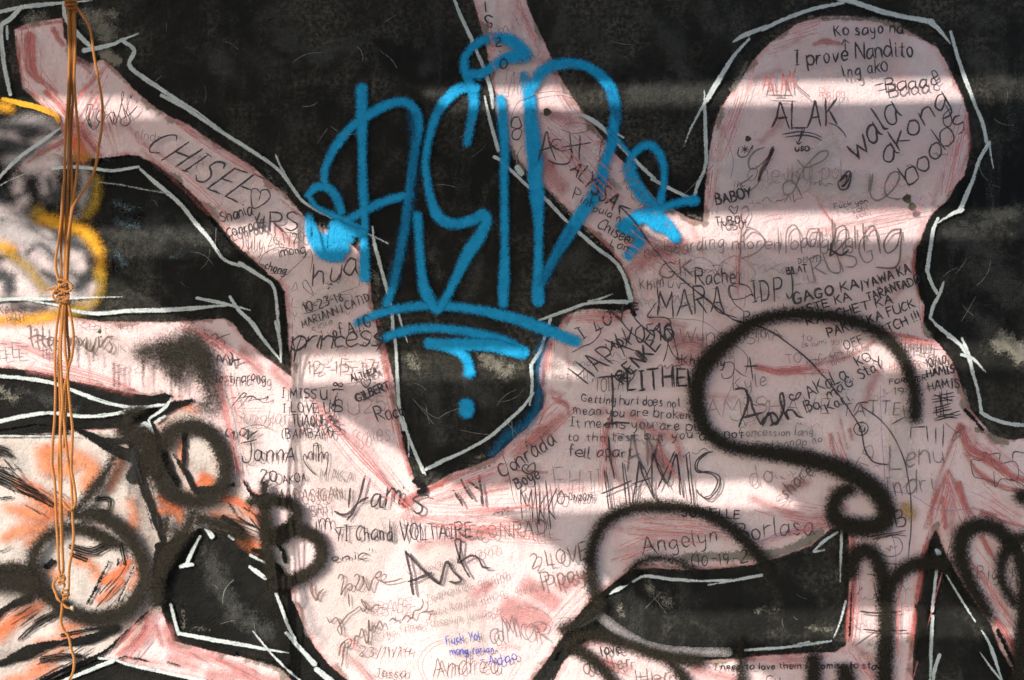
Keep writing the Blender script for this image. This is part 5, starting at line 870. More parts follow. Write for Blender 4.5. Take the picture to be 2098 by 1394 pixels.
W('BABOY', 1466, 421, 1538, 404, 21, 4.0, 'ink', label='name BABOY in bold black marker', jit=.6); draw('1500,428 1494,424 1491,430 1504,440 1509,424 1502,428', 2.6, 'ink'); W('TUBOL', 1464, 466, 1526, 456, 17, 3.0, 'ink', label='name TUBOL in black marker under a small heart')
W('Fuck yon', 1706, 431, 1774, 418, 11, 2.4, 'ink', label='tiny black rude words in the head'); W('sobi', 1744, 440, 1774, 432, 11, 2.2, 'inkbrown')
W('DENZEL', 1632, 542, 1684, 536, 12, 2.2, 'pencil'); W('BILAT', 1609, 563, 1650, 558, 13, 3.4, 'ink', label='small bold word BILAT')
for t, x, y, x2, y2, h, w in (('GAGO KA', 1624, 624, 1756, 590, 20, 4.6), ('/YAWA KA', 1762, 596, 1862, 560, 18, 3.8), ('PISTE KA', 1626, 650, 1740, 616, 16, 3.6), ('TARANTADO', 1775, 618, 1880, 580, 17, 3.8), ('RATCHET KA', 1650, 668, 1826, 622, 17, 3.8), ('PAKYU KA FUCK', 1694, 692, 1870, 630, 18, 3.8), ('BITCH !!!', 1795, 692, 1882, 655, 18, 3.8), ('OFF', 1728, 716, 1766, 702, 17, 2.8)):
    W(t, x, y, x2, y2, h, w, 'ink', jit=.7, label='small bold black capitals reading %s' % t.replace('/', '').strip(' !'))
W('HITIIII', 1830, 722, 1904, 724, 26, 2.8, 'inkbrown'); W('10/10', 1893, 752, 1934, 744, 16, 3.0, 'ink', label='small fraction 10/10 in black pen'); W('HAMIS', 1894, 772, 1950, 762, 15, 3.2, 'ink', double=1); W('HAMIS', 1898, 800, 1960, 794, 18, 3.2, 'ink', label='name HAMIS in black pen under the fraction')
draw('1906,812 1948,804 | 1904,818 1950,812 | 1906,824 1945,818 | 1920,802 1922,826 | 1934,800 1936,826 | 1908,808 1946,822 | 1908,836 1942,826 | 1906,846 1944,838 | 1912,830 1914,850 | 1926,826 1928,850 | 1908,842 1940,832 | 1908,858 1960,842 | 1910,862 1962,848 | 1915,852 1955,856 | 1920,850 1950,848', 3.0, 'ink', 'block of scratched-out black words', seed=84)
draw('1924,800 1922,850', 3, 'ink')
draw('1511,873 1520,850 1530,820 1526,800 1518,795 1504,797 | 1524,802 1534,815 1540,838 1556,868 1562,858 1580,845 1590,860 1576,872 | 1518,855 1540,850 1558,845', 5.4, 'ink', 'large bold name ash under the arrow, first letters', seed=85)
draw('1560,872 1572,845 1580,865 1588,868 1598,850 1604,825 1600,805 1594,810 1602,840 1612,858 1608,842 1620,840 1632,852 1640,855', 5.4, 'ink', 'large bold name ash under the arrow, last letter', seed=86)
draw('1622,810 1616,808 1614,815 1624,820 1630,806 1637,804 1632,814 1624,820', 3.6, 'ink')
for t, x, y, x2, y2, h in (('AKaLa', 1656, 818, 1734, 776, 26), ('KO', 1756, 752, 1782, 738, 18), ('StaY', 1760, 780, 1808, 752, 22), ('maG', 1694, 818, 1748, 788, 22), ('Ba', 1650, 846, 1678, 836, 22), ('Kari.', 1694, 846, 1744, 818, 22)):
    W(t, x, y, x2, y2, h, 3.2, 'ink', label='black pen word %s on the right shoulder' % t.lower().strip('.'))
draw('1764,863 1750,868 1745,880 1754,890 1768,888 1774,876 1768,866 1758,866 | 1764,872 1756,874 1756,882 1764,884 1768,874 1768,886', 2.6, 'ink', 'small circled sign in black pen'); draw('1860,875 1890,873 | 1862,878 1860,896 | 1893,872 1896,903 | 1912,875 1912,908 | 1928,868 1926,915 | 1822,868 1848,855', 2.8, 'ink', 'row of upright black pen strokes', seed=87)
draw('1948,890 1958,882 1970,876 1960,870 | 1944,900 1950,902 1962,888 1958,884 1948,890 1946,900 | 1930,865 1955,885', 2.2, 'inkbrown')
W('share', 1606, 1020, 1664, 968, 28, 3.4, 'inkbrown', label='word share in brown pen')
W('B', 1834, 1074, 1850, 1072, 32, 2.8, 'ink'); draw('1776,1098 1800,1094 1850,1085 | 1783,1104 1830,1094 1852,1096 | 1790,1100 1845,1090', 2.4, 'ink'); draw('1815,1098 1796,1102 1788,1115 1796,1130 1818,1138 1838,1132 1844,1116 1838,1102 1822,1097', 2.6, 'pencil'); draw('1800,1150 1836,1154 | 1772,1174 1800,1177', 3.4, 'pencil')
draw('1759,1250 1790,1253 1840,1250', 4.4, 'ink'); draw('1764,1286 1800,1290 1852,1288', 4.0, 'ink'); draw('1748,1319 1770,1304 1790,1290', 3, 'inkbrown'); draw('1752,1216 1762,1200', 3, 'ink'); draw('1845,1185 1838,1215 1825,1235 | 1786,1195 1792,1220 1800,1230', 2.4, 'inkbrown')
W('Big', 1996, 1184, 2040, 1182, 26, 2.4, 'inkbrown'); W('yi', 2062, 1178, 2076, 1176, 20, 2.2, 'pencil'); W('ri', 2064, 1200, 2080, 1198, 16, 2, 'pencil')
draw('2012,938 2000,942 1986,940 1984,955 1990,975 2008,980 2030,988 2035,996 2045,980 2075,982 2080,960 2070,944 2042,948 2042,928 2020,930 2010,926 2012,942 | 2030,964 2032,995 | 2024,938 2026,946 | 2030,938 2032,946', 2.2, 'ink', 'cat-like blob outlined in black pen on the red strokes', seed=88)
draw('2068,940 2072,925 2098,928 | 2064,980 2085,990 2100,1002', 2.4, 'ink')

# ------------------------------------------------------------------ lower right
W('Angelyn', 1316, 1130, 1468, 1106, 34, 3.0, 'ink', label='name angelyn in round black letters inside the arch', jit=.8); W('Borlasa', 1508, 1106, 1664, 1094, 38, 2.8, 'ink', label='surname borlasa in black pen', jit=.8); W('(10-19-2', 1414, 1158, 1528, 1150, 24, 2.8, 'ink', label='date in brackets on the olive strip')
W('JOINELLE', 1394, 1056, 1512, 1060, 18, 3.4, 'ink', label='name JOINELLE cut by the black arch', jit=.8); W('2 LOVE', 1090, 1162, 1204, 1142, 30, 3.4, 'inkbrown', label='brown pen line reading love', jit=.8); W('Pipay', 1114, 1206, 1198, 1184, 34, 3.6, 'inkbrown', label='name pipay in broken brown letters', jit=.8)
W('love', 1232, 1342, 1272, 1334, 20, 3.4, 'ink'); W('amber', 1198, 1378, 1292, 1362, 30, 3.2, 'inkbrown'); W('Here', 1302, 1398, 1400, 1392, 34, 3.2, 'inkbrown', jit=.8); W('I need to love them i promise to stay', 1462, 1368, 1800, 1366, 13, 3.2, 'ink', label='small black line about love along the bottom', seed=4)
W('Cy', 1570, 1410, 1600, 1400, 30, 2.4, 'inkbrown'); draw('1118,1400 1130,1386', 3, 'pencil')
draw('1075,880 1082,870 1070,884 | 1104,870 1112,850', 2, 'ink')

# scratches in the black
for i in range(60):
    r = random.Random(500 + i)
    bx = r.choice([(300, 900, 30, 180), (1180, 1440, 60, 300), (560, 1000, 200, 420), (240, 560, 400, 600), (1990, 2090, 150, 440), (1950, 2090, 480, 700), (1240, 1700, 1200, 1320), (840, 1060, 760, 930), (380, 600, 1120, 1300)])
    x = r.uniform(bx[0], bx[1]); y = r.uniform(bx[2], bx[3]); a = r.uniform(0, 6.28); L = r.uniform(8, 70); k = r.uniform(-.6, .6)
    pts = [(x + math.cos(a + k * t) * L * t, y + math.sin(a + k * t) * L * t) for t in (0, .35, .7, 1)]
    ribbons('scratch', M['scratch'], [pts], r.uniform(.8, 1.6), seed=i)

# dragged red bristle lines in the pink
def inside(p, poly):
    x, y = p; c = False
    for i in range(len(poly)):
        (x1, y1), (x2, y2) = poly[i], poly[(i + 1) % len(poly)]
        if (y1 > y) != (y2 > y) and x < x1 + (y - y1) * (x2 - x1) / (y2 - y1): c = not c
    return c
def on_pink(p):
    for dx, dy in ((4, 0), (-4, 0), (0, 4), (0, -4)):
        q = (p[0] + dx, p[1] + dy)
        if not inside(q, PINK) or any(inside(q, b) for b in (B_LEFT, B_SLIVER, B_LOWMID, B_BOTLEFT, B_LEAF, B_WEDGE)): return False
    return True
def hairs(x0, y0, x1, y1, spread, n, seed, w=(1, 2.6), ink='redhair', fan=0.0):
    r = random.Random(seed); lines = []; ws = []; n = max(5, int(n * .65)); w = (w[0] * 1.1, w[1] * 1.35)
    dx, dy = x1 - x0, y1 - y0; L = math.hypot(dx, dy); nx, ny = -dy / L, dx / L
    for i in range(n):
        o = r.uniform(-1, 1) * spread; a = r.uniform(0, .55); b = r.uniform(a + .15, 1.0)
        bend = r.uniform(-.06, .06) * L
        pts = []
        for k in range(5):
            t = a + (b - a) * k / 4
            oo = o * (1 + fan * t) + bend * math.sin(t * 3.1)
            pts.append((x0 + dx * t + nx * oo, y0 + dy * t + ny * oo))
        if ink == 'redhair':
            pts = [p for p in pts if on_pink(p)]
            if len(pts) < 2: continue
        lines.append(pts); ws.append(r.uniform(*w))
    if not lines: return
    ribbons('bristle_marks', M[ink], lines, ws, seed=seed)
for k, q in enumerate((
    (60, 60, 70, 190, 22, 18), (70, 150, 200, 320, 26, 22), (225, 130, 130, 300, 26, 16), (50, 345, 150, 280, 14, 12), (200, 190, 240, 315, 22, 12), (260, 290, 480, 470, 14, 12), (330, 230, 560, 380, 8, 10),
    (1060, 10, 1125, 140, 10, 10), (990, 20, 1020, 150, 12, 8), (1120, 150, 1230, 290, 12, 10), (1110, 240, 1290, 420, 34, 26), (1180, 450, 1290, 580, 10, 10), (1290, 470, 1420, 560, 40, 20),
    (1560, 100, 1700, 60, 22, 12), (1540, 130, 1470, 330, 16, 18), (1980, 200, 1930, 420, 14, 16), (1460, 340, 1450, 430, 8, 10), (1690, 470, 1890, 430, 14, 12), (1880, 480, 1890, 680, 12, 12), (1510, 440, 1510, 640, 10, 8),
    (1130, 660, 1110, 820, 12, 14), (1160, 650, 1300, 650, 10, 10), (1060, 930, 1180, 820, 30, 24), (1250, 860, 1250, 1000, 22, 16), (1330, 860, 1400, 980, 24, 12), (1560, 750, 1700, 750, 12, 12), (1780, 690, 1920, 705, 10, 12), (1700, 880, 1730, 960, 18, 12),
    (860, 1050, 1130, 1030, 26, 22), (850, 1060, 1150, 1100, 20, 18), (860, 1020, 1040, 950, 12, 14), (790, 720, 850, 990, 9, 16), (640, 820, 840, 1040, 16, 16), (1260, 1075, 1520, 1090, 22, 26), (1250, 1150, 1340, 1110, 22, 16), (1540, 1030, 1700, 1060, 26, 18), (1560, 1110, 1700, 1070, 12, 10),
    (1965, 870, 1870, 1394, 10, 22), (1965, 880, 2100, 1000, 16, 20), (1940, 960, 1990, 1090, 20, 20), (1935, 960, 1905, 1090, 14, 14), (1990, 1000, 2100, 1075, 26, 18), (1975, 1110, 2090, 1290, 18, 14), (1745, 1100, 1740, 1320, 8, 20), (1740, 1320, 1800, 1394, 16, 12), (1850, 1150, 1840, 1380, 20, 8),
    (310, 1260, 240, 1350, 22, 20), (330, 1280, 540, 1390, 16, 22), (0, 740, 280, 805, 10, 12), (0, 690, 160, 760, 20, 8), (380, 670, 520, 760, 20, 16), (450, 760, 500, 1000, 18, 14), (700, 1300, 780, 1394, 16, 10), (1180, 1180, 1060, 1320, 40, 12), (1210, 1350, 1290, 1390, 14, 8), (1540, 1350, 1700, 1356, 8, 12))):
    hairs(*q, seed=900 + k)
for k, q in enumerate(((50, 1000, 140, 1060, 30, 20), (20, 1280, 100, 1230, 26, 22), (60, 1380, 170, 1320, 26, 22), (480, 1010, 550, 1110, 22, 18), (0, 940, 60, 1000, 30, 14), (200, 1240, 280, 1150, 14, 12), (270, 900, 320, 1080, 24, 14), (400, 1060, 540, 1100, 20, 14), (120, 1370, 240, 1290, 10, 12))):
    hairs(*q[:5], n=q[5] // 2, seed=1300 + k, w=(1, 3.2), ink='ink')

# old, half rubbed-out pen squiggles that no longer read as words
for k in range(110):
    r = random.Random(4000 + k)
    bx = r.choice([(1300, 1880, 480, 1000), (1160, 1480, 660, 1060), (1480, 1900, 700, 1000), (1470, 1950, 320, 480), (1300, 1480, 480, 620), (600, 780, 580, 760), (1740, 1880, 900, 1360)])
    x, y = r.uniform(bx[0], bx[1]), r.uniform(bx[2], bx[3])
    a = r.uniform(-.5, .35); h = r.uniform(6, 20); n = r.randint(3, 9); stp = h * r.uniform(.45, .75)
    lines = []; cur = []
    for i in range(n * 2):
        u = i * stp * .5; v = (h * r.uniform(0, .45) if r.random() < .5 else -h * r.uniform(0, .45)) * (1.9 if r.random() < .18 else 1); u += r.uniform(-.5, .3) * stp
        cur.append((x + u * math.cos(a) - v * math.sin(a) * .3 + r.uniform(-2, 2), y + u * math.sin(a) + v))
        if r.random() < .22 and len(cur) > 2: lines.append(cur); cur = []
    if len(cur) > 1: lines.append(cur)
    lines = [l for l in lines if all(on_pink(p) for p in l)]
    if lines: ribbons('pen_scribble', M[r.choice(['faint', 'faint', 'inkbrown', 'pencil', 'redhair'])], lines, r.uniform(1.3, 2.2), seed=k)

# ------------------------------------------------------------------ black spray
M['mist'] = mat_field('misty_black_spray', (0.006, 0.006, 0.0055), (0.05, 0.044, 0.03), spec=0.05, lo=-20, hi=17, grain=22, rag=5, opac=0.93, grain_scale=185, sc2=170)
M['spraymid'] = mat_field('close_black_spray', (0.006, 0.006, 0.0055), (0.03, 0.026, 0.018), spec=0.05, lo=-6, hi=7, grain=9, rag=1.5, opac=0.985, grain_scale=185, sc2=170)
def spray(s, w, mt='spray', name='black_spray_tag', label=None, parent=None, step=2.6, pad=20):
    segs = P(s)
    kw = 1.12 if segs[0][0][0] > 700 else 0.92
    if mt in ('spray', 'mist'): w = [[y * kw for y in x] if isinstance(x, list) else x * kw for x in w] if isinstance(w, list) else w * kw
    ws = w if isinstance(w, list) and len(w) == len(segs) and isinstance(w[0], (list, tuple, int, float)) and len(segs) > 1 else [w] * len(segs)
    return field(name, M[mt], strokes=list(zip(segs, ws)), step=step, pad=pad, parent=parent, label=label)

spray('1868,852 1868,810 1860,775 1842,732 1812,695 1770,668 1710,650 1650,645 1590,648 1540,662 1500,688 1455,730 1432,765 1424,800 1428,845 1448,885 1490,912 1540,922 1600,930 1660,942 1713,957 1765,985 1795,1012 1810,1045 1800,1070 1770,1078 1735,1075 1708,1062 1702,1035 1715,1010 1735,1000',
      [24, 26, 26, 24, 24, 24, 24, 26, 24, 24, 26, 28, 32, 34, 34, 32, 28, 28, 26, 28, 30, 32, 34, 36, 36, 34, 36, 36, 34, 30, 24], label='black sprayed S shape looping over the handwriting')
spray('1222,1235 1212,1195 1208,1150 1216,1105 1240,1065 1285,1040 1345,1034 1410,1040 1465,1060 1510,1092 1545,1128 1572,1160', [24, 24, 22, 22, 24, 24, 24, 22, 22, 24, 24, 22], label='black sprayed arch around the name in pen')
spray('1285,1178 1300,1155 1335,1140 1380,1145 1425,1168', [12, 14, 12, 12, 12])
spray('1160,1320 1180,1300 1230,1300 1290,1318 1350,1338 1430,1350 | 1180,1325 1215,1350 1255,1394 1270,1420 | 1370,1350 1395,1380 1420,1420', [20, 22, 20])
spray('1152,1285 1200,1262 1225,1235', [20, 24, 24])
spray('1738,1170 1742,1145 1756,1128 1775,1126 1792,1145 1803,1180 1808,1230 1808,1300 1806,1420', [26, 30, 28, 28, 28, 28, 30, 30, 30], label='black sprayed letter M running down to the bottom edge')
spray('1805,1225 1822,1190 1850,1160 1890,1150 1925,1152', [22, 28, 28, 28, 28])
spray('2016,1255 1998,1222 1978,1190 1964,1150 1960,1115 1972,1085 2000,1073 2030,1080 2056,1102 2078,1130 2092,1180 2094,1240 2085,1320 2075,1420', [22, 26, 30, 30, 32, 30, 28, 28, 30, 34, 32, 32, 32, 32], label='black sprayed loops at the wall beside the red tent shape')
spray('2110,1095 2075,1105 2050,1130 2043,1165 2050,1200 2070,1230', [24, 24, 22, 18, 18, 18])
spray('2085,1015 2110,1020', 30)
spray('1726,1372 1728,1385', 34); spray('1662,1345 1662,1420', 28)
spray('1508,1300 1514,1350 1516,1420', [14, 18, 18])
spray('1880,1240 1884,1300 1880,1340', 22, 'sprayfine')
spray('300,722 345,712 400,700 425,730 | 350,740 360,765 375,755 | 415,740 425,780 435,820 420,830 | 390,700 350,740', [40, 38, 32, 56], 'mist', pad=34, label='black sprayed cloud with thin runs dripping down the pink')
spray('352,720 400,730 425,760', 46, 'mist', pad=34)
spray('340,905 360,880 400,872 435,888 458,925 466,965 455,1000 425,1020 390,1020 350,1005 330,975 315,935 320,900', [40, 34, 34, 34, 34, 36, 34, 34, 34, 38, 40, 34, 30], label='black sprayed ring over a grey and orange patch')
spray('260,880 300,900 320,960', [44, 50, 40])
spray('240,935 225,965 195,1005 160,1050', [18, 24, 26, 20])
spray('278,930 276,980 270,1020', [16, 14, 8], 'darksoft')
spray('80,1180 76,1140 95,1105 130,1082 170,1078 205,1092 240,1110 | 160,1055 200,1050 245,1075 280,1115 300,1160 296,1205 262,1245 205,1262 150,1250 110,1222 80,1190', [[34, 30, 28, 26, 26, 32, 26], [22, 28, 32, 34, 36, 36, 38, 34, 32, 34, 34]], label='large black sprayed ring around orange and pink brush marks, beside the rope')
spray('-40,1185 20,1180 70,1195', [60, 50, 50]); spray('60,1160 40,1155 0,1160', 20)
spray('345,1062 345,1085', 24); spray('400,1050 385,1085 350,1130 330,1180 325,1230', [22, 34, 40, 30, 24]); spray('415,1060 470,1078 500,1095', [20, 30, 26])
spray('545,990 547,1030 548,1090 556,1150 566,1190', [20, 26, 28, 28, 28], 'spraymid', label='black sprayed letter B over the edge of the black panel')
spray('520,1025 565,1022 600,1030 612,1050 600,1072 570,1095', [22, 24, 26, 26, 26, 28], 'spraymid'); spray('575,1100 610,1082 650,1098 662,1130 648,1160 610,1182 565,1195', [28, 28, 28, 28, 28, 28, 26], 'spraymid')
spray('300,835 270,845 265,870', [16, 26, 26])
for s in ('357,770 357,815', '365,770 366,790', '373,768 373,812', '240,745 241,790', '250,748 250,800', '300,740 300,790', '168,700 168,750', '185,705 185,725', '199,710 199,738'):
    spray(s, [2.5, 1.2], 'sprayfine', name='paint_run', step=2.0, pad=4)

# smoky overspray drifting round the heavy passes, lower left
M['smoke'] = mat_field('thin_black_overspray', (0.02, 0.018, 0.016), (0.05, 0.045, 0.038), lo=-30, hi=24, grain=34, rag=12, opac=0.42, grain_scale=185, sc2=160, spec=0.05)
for q, w in (('60,1130 100,1060 200,1040 300,1100', 16), ('330,880 400,860 470,930 450,1020', 16), ('260,900 280,980 300,1060', 34), ('320,1000 380,1040 460,1060', 34), ('0,1190 60,1230', 50), ('120,1250 240,1280 330,1220', 22), ('300,720 400,690 440,800', 30), ('200,1000 230,940', 16), ('0,925 30,940', 24), ('0,1340 80,1330', 20), ('350,960 400,950', 12)):
    field('black_overspray', M['smoke'], strokes=[(P(q)[0], w)], step=3, pad=34)

# ------------------------------------------------------------------ pits in the render
def pit(px, py, r, seed):
    rng = random.Random(seed)
    def disc(rr, el=1.0):
        return [(px + math.cos(a) * rr * rng.uniform(.75, 1.2) * el, py + math.sin(a) * rr * rng.uniform(.75, 1.2)) for a in np.linspace(0, 2 * math.pi, 14, endpoint=False)]
    o = field('plaster_chip', M['olive'], poly=disc(r * 1.15), step=1.6, pad=5)
    bm = bmesh.new()
    y = next_layer()
    rings = []
    for rr, dy in ((1.0, 0), (.8, -0.0014), (.45, .0022), (.2, .0016)):
        rings.append([bm.verts.new((wx(px + math.cos(a) * r * rr * (1 + .22 * math.sin(3 * a + seed))), y - 0.0003 + (dy if dy < 0 else 0), wz(py + math.sin(a) * r * rr))) for a in np.linspace(0, 2 * math.pi, 16, endpoint=False)])
    for a, b in zip(rings, rings[1:]):
        for i in range(16): bm.faces.new((a[i], a[(i + 1) % 16], b[(i + 1) % 16], b[i]))
    bm.faces.new(rings[-1])
    obj_bm('pit', bm, mat_simple('pit_dark', (0.03, 0.028, 0.022), (0.12, 0.11, 0.08), 160, 0.95), o)
for q in ((1120, 234, 8), (1852, 410, 9), (1528, 288, 6), (212, 680, 4), (1861, 425, 8)): pit(*q, seed=int(q[0]))

# ------------------------------------------------------------------ rope
ROPE_Y = -0.60
K = (CAM_D + ROPE_Y) / CAM_D
def rp(x, y, off=0.0): return Vector(((x - 1049.0) * S * K, ROPE_Y + off, CAM_Z - (y - 697.0) * S * K))

def mat_rope():
    n = NT('orange_twisted_twine')
    a = n.noise(900, 2, 0.6, sc=(1, 1, 0.3)); b = n.noise(12, 4, 0.6)
    c = n.mix(n.rng(b, 0.3, 0.7), (0.40, 0.145, 0.036), (0.56, 0.235, 0.07))
    c = n.mix(n.m('MULTIPLY', n.rng(a, 0.45, 0.75), 0.5), c, (0.70, 0.46, 0.2))
    n.col(c); n.rough(0.6); n.bump(a, 0.0006)
    return n.mat
MR = mat_rope()
rope = bpy.data.objects.new('rope', None); COL.objects.link(rope)
rope.location = rp(142, 0)
tag(rope, 'orange twisted twine hanging in several knotted strands in front of the wall', 'rope')

def twisted(name, pts, rad=0.0033, pitch=0.018, parent=None, plies=3):
    """three plies wound round each other along the path"""
    q = [Vector(p) for p in pts]
    fine = []
    for i in range(len(q) - 1):
        a = q[max(0, i - 1)]; b = q[i]; c = q[i + 1]; d = q[min(len(q) - 1, i + 2)]
        n = max(2, int((c - b).length / 0.0022))
        for k in range(n):
            t = k / n
            m1 = (c - a) / 2; m2 = (d - b) / 2
            L = (c - b).length
            if m1.length > L: m1 = m1.normalized() * L
            if m2.length > L: m2 = m2.normalized() * L
            t2 = t * t; t3 = t2 * t
            fine.append((2 * t3 - 3 * t2 + 1) * b + (t3 - 2 * t2 + t) * m1 + (-2 * t3 + 3 * t2) * c + (t3 - t2) * m2)
    fine.append(q[-1])
    me = bpy.data.meshes.new(name)
    co, fc = [], []
    N = len(fine); up = Vector((0, 1, 0.01)); s = 0.0
    u = None; frames = []
    for i in range(N):
        t = (fine[min(N - 1, i + 1)] - fine[max(0, i - 1)])
        t = t.normalized() if t.length > 1e-9 else Vector((0, 0, -1))
        if u is None:
            u = t.cross(up)
            u = u.normalized() if u.length > 1e-4 else Vector((1, 0, 0))
        u = (u - t * u.dot(t))
        u = u.normalized() if u.length > 1e-6 else Vector((1, 0, 0))
        frames.append((fine[i], t, u.copy(), t.cross(u)))
    side = 6
    for p_ in range(plies):
        s = 0.0; base = len(co)
        for i, (c, t, uu, vv) in enumerate(frames):
            if i: s += (fine[i] - fine[i - 1]).length
            a = -s / pitch * 2 * math.pi + p_ * 2 * math.pi / plies
            e = 1.0 if 2 < i < N - 3 else 0.6
            cc = c + (uu * math.cos(a) + vv * math.sin(a)) * rad * 0.60 * e
            for k in range(side):
                b = 2 * math.pi * k / side + a
                co.append(cc + (uu * math.cos(b) + vv * math.sin(b)) * rad * 0.52 * e)
        for i in range(N - 1):
            for k in range(side):
                k2 = (k + 1) % side
                fc.append((base + i * side + k, base + i * side + k2, base + (i + 1) * side + k2, base + (i + 1) * side + k))
        fc.append(tuple(base + k for k in range(side))); fc.append(tuple(base + (N - 1) * side + k for k in range(side))[::-1])
    off = rope.location
    me.from_pydata([c - off for c in co], [], fc)
    me.polygons.foreach_set('use_smooth', [True] * len(me.polygons))
    return link_mesh(name, me, MR, parent or rope)

def strand(s, offs=(0.0,), name='strand', rad=0.0033, parent=None):
    pts = P(s)[0]
    o = np.interp(np.linspace(0, 1, len(pts)), np.linspace(0, 1, len(offs)), offs)
    return twisted(name, [rp(x, y, f) for (x, y), f in zip(pts, o)], rad=rad, parent=parent)

strand('138,-640 139,-300 140,-60 140,12 141,60 142,110 141,160 139,210 135,260 133,310 132,360 129,420 127,470 125,520 126,570 128,605', (0, 0, 0))
strand('144,-640 144,-300 146,-60 147,12 148,60 147,110 144,160 141,210 140,260 139,310 138,360 136,420 134,470 132,520 132,570 133,605', (.005, .006, .004))
strand('150,-640 149,-300 151,-60 151,12 153,60 153,110 151,160 153,200 157,250 160,300 157,350 152,390 146,430 142,480 139,530 137,575 137,608', (0, .004, .002))
strand('141,-20 142,40 144,100 146,160 146,200 143,250 141,300 143,350 144,400 141,450 136,500 134,560 132,600', (.009, .012, .008))
strand('155,12 168,30 183,52 190,80 196,120 205,165 213,215 212,260 206,300 199,345 188,370 170,398 153,425 146,460 140,500 137,560 135,600', (0, -.012, -.012, 0))
strand('132,380 128,450 122,500 117,530 118,556 124,580 130,600', (-.008, -.008))
# upper knot
def coil(cx, cy, rxp, turns, h, r=0.0034, name='knot', tilt=0.3, parent=None, ry=0.010):
    pts = []
    n = int(turns * 14)
    for i in range(n + 1):
        a = 2 * math.pi * i / 14
        x = cx + math.cos(a) * rxp + tilt * math.sin(a * .5) * 2
        y = cy - h / 2 + h * i / n + math.sin(a) * tilt * 5
        pts.append(rp(x, y, -math.sin(a) * ry))
    return twisted(name, pts, rad=r, pitch=0.012, parent=parent)
coil(146, 2, 11, 4.5, 34, tilt=.5)
coil(146, 12, 10, 2, 20, tilt=-.6)
# middle knot with its loop and tail
kn = coil(128, 600, 12, 3.0, 24, tilt=.8)
strand('120,578 128,574 142,578 151,586 150,594 142,598 130,594 120,590 112,592 98,593', (-.014, -.012, -.012, -.014), name='loop', parent=kn)
strand('140,580 128,586 116,598 114,610 126,618 140,614 144,606', (-.012, -.016, -.008), name='loop', parent=kn)
coil(133, 618, 9, 1.6, 16, tilt=-.6)
# lower strands
strand('126,612 120,640 114,700 113,760 114,800 112,860 108,910 107,950 112,985 114,1020 116,1070 119,1120 121,1165 124,1180', (0, 0, 0))
strand('129,612 125,650 121,700 118,750 121,800 122,850 121,900 118,950 121,1000 125,1050 126,1100 127,1140 129,1175', (.004, .006, .004))
strand('132,612 129,660 126,720 128,780 130,830 126,880 127,940 127,1000 126,1050 128,1110 131,1160 128,1178', (-.005, -.006, -.004))
strand('135,612 133,660 135,720 139,760 131,810 132,850 136,900 140,940 146,985 148,1020 149,1060 151,1100 148,1130 142,1165 141,1200 140,1216', (-.003, -.004, 0, 0))
strand('138,612 146,650 151,690 148,730 140,760 141,790 146,840 150,880 149,920 148,960 153,990 157,1020 154,1038 145,1044 137,1036 130,1025', (0, -.005, -.006))
strand('134,612 136,680 140,730 136,775 134,830 131,870 128,920', (.006, .008))
k2 = coil(126, 1190, 6, 2.2, 26, tilt=.9, r=.003, ry=.007)
strand('122,1180 113,1190 110,1200 116,1215 120,1225 126,1232', (0, -.008), name='loop', parent=k2)
coil(135, 1218, 6, 1.8, 14, tilt=-.8, r=.003, ry=.007)
strand('142,1214 138,1224 129,1230 127,1250 125,1272 130,1290 141,1305 146,1330 152,1350 151,1372 147,1385 141,1396 139,1430 140,1475', (0, 0, 0))
strand('130,1236 137,1243 146,1246', (-.004, -.006), name='loose_end', rad=.003)
n = NT('frayed_fibre'); n.col((0.66, 0.55, 0.38)); n.rough(0.8)
bm = bmesh.new()
rr = random.Random(5)
for i in range(26):
    a = rp(146 + rr.uniform(-1, 1), 1245 + rr.uniform(-3, 3), -.006)
    b = a + Vector((rr.uniform(.001, .010), rr.uniform(-.004, .004), rr.uniform(-.006, .006)))
    w = Vector((0, 0.0, .0006))
    vs = [bm.verts.new(v - rope.location) for v in (a - w, a + w, b + w * .4, b - w * .4)]
    bm.faces.new(vs)
obj_bm('frayed_end', bm, n.mat, rope)

# the beam the twine hangs from, let into the wall
bm = bmesh.new()
top = rp(144, -640)
box(bm, (top.x, -0.43, top.z + 0.045), (0.09, 0.86, 0.09)); bevel_all(bm, 0.006)
beam = obj_bm('bracket_beam', bm, mat_simple('old_timber', (0.20, 0.14, 0.09), (0.33, 0.25, 0.17), 8, .8, .003, 40, (1, .1, 1)))
tag(beam, 'short old timber beam sticking out of the wall above the rope', 'beam')

# ------------------------------------------------------------------ added unseen board screen, shaped to cast the sun bands on the wall
SD = 2.5                                     # metres out from the wall
SH = SUN * (SD / SUN.y)
def to_screen(px, py): return (wx(px) - SH.x, wz(py) - SH.z)
MT = mat_simple('weathered_board', (0.17, 0.165, 0.16), (0.30, 0.29, 0.28), 5, .85, .004, 30, (.15, 1, 1))
scr = bpy.data.objects.new('sun_band_screen', None); COL.objects.link(scr)
scr.location = (to_screen(1049, 697)[0], -SD, 0)
tag(scr, 'added unseen screen of wide horizontal boards and one wide diagonal brace, shaped to cast sun bands', 'screen')
def clip(poly, a, b):
    """keep the part of poly on the left of a->b (pixel axes, y down)"""
    out = []
    def f(p): return (b[0] - a[0]) * (p[1] - a[1]) - (b[1] - a[1]) * (p[0] - a[0])
    for i in range(len(poly)):
        p, q = poly[i], poly[(i + 1) % len(poly)]
        fp, fq = f(p), f(q)
        if fp <= 0: out.append(p)
        if fp * fq < 0:
            t = fp / (fp - fq); out.append((p[0] + (q[0] - p[0]) * t, p[1] + (q[1] - p[1]) * t))
    return out
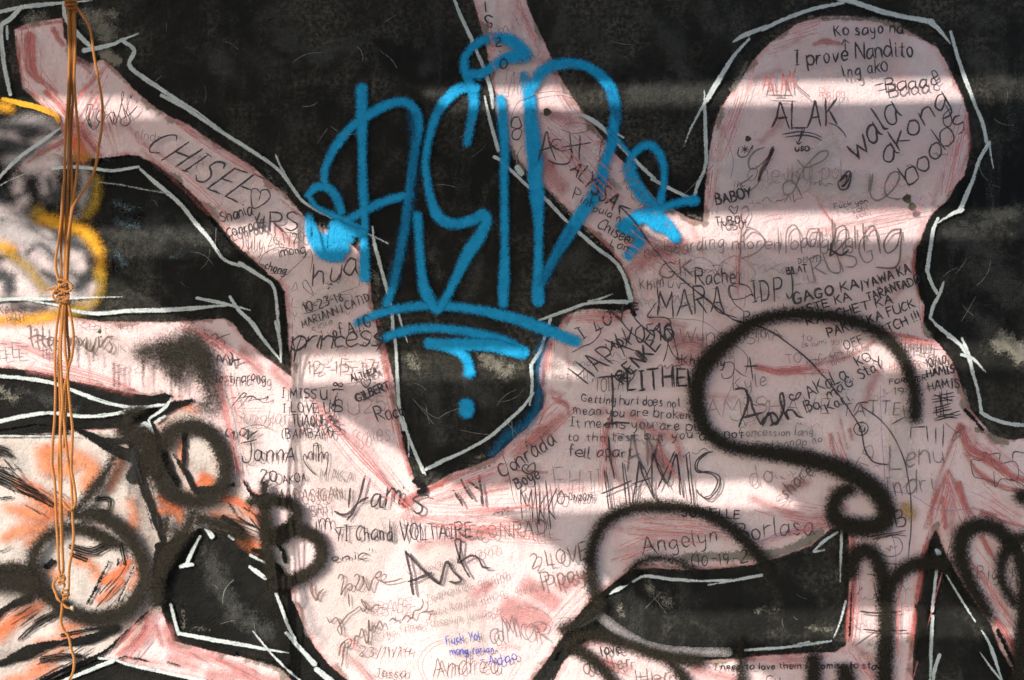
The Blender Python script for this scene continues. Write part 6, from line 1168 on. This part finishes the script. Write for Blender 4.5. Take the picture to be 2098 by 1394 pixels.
def board(poly, y0, th, name):
    bm = bmesh.new()
    lo = scr.location
    pts = [to_screen(*p) for p in poly]
    A = [bm.verts.new((x - lo.x, y0 - lo.y, z)) for x, z in pts]
    B = [bm.verts.new((x - lo.x, y0 - th - lo.y, z)) for x, z in pts]
    n = len(A)
    bm.faces.new(A); bm.faces.new(B[::-1])
    for i in range(n): bm.faces.new((A[i], B[i], B[(i + 1) % n], A[(i + 1) % n]))
    bmesh.ops.recalc_face_normals(bm, faces=bm.faces)
    return obj_bm(name, bm, MT, scr)
EL = lambda x: 790 + 0.61 * (x - 600)        # boards cut along this line, leaving the lower left in full sun
X0, X1 = -700, 3500
def row(t0, b0, sl=-0.022):
    r = lambda y, x: y + sl * (x - 1049)
    poly = [(X0, r(t0, X0)), (X1, r(t0, X1)), (X1, r(b0, X1)), (X0, r(b0, X0))]
    return clip(poly, (X0, EL(X0)), (X1, EL(X1)))
for t0, b0 in ((-420, -110), (-105, 168), (226, 437), (509, 708), (777, 984), (1052, 1251), (1325, 1500)):
    if t0 == -420: board(row(t0, b0), -SD, 0.03, 'board')
    else: board(row(t0, b0), -SD, 0.03, 'board')
ML = lambda x: 243 + 0.605 * (x - 330)
NL = lambda x: 176 + 0.605 * (x - 830)
board([(-500, ML(-500)), (-500, NL(-500)), (2300, NL(2300)), (2300, ML(2300))], -SD + 0.045, 0.04, 'brace')  # added to throw the diagonal shade that interrupts the bands
# posts that carry it (outside the strip of sun that reaches the wall)
for px in (-560, 3400):
    x, _ = to_screen(px, 700)
    bm = bmesh.new(); box(bm, (x - scr.location.x, -0.09, 2.9), (0.12, 0.1, 5.8)); bevel_all(bm, .008)
    obj_bm('post', bm, MT, scr)
x0, _ = to_screen(-560, 0); x1, _ = to_screen(3400, 0); _, zt = to_screen(0, -420)
bm = bmesh.new(); box(bm, ((x0 + x1) / 2 - scr.location.x, -0.09, zt + .2), (x1 - x0, .1, .12)); bevel_all(bm, .008)
obj_bm('rail', bm, MT, scr)
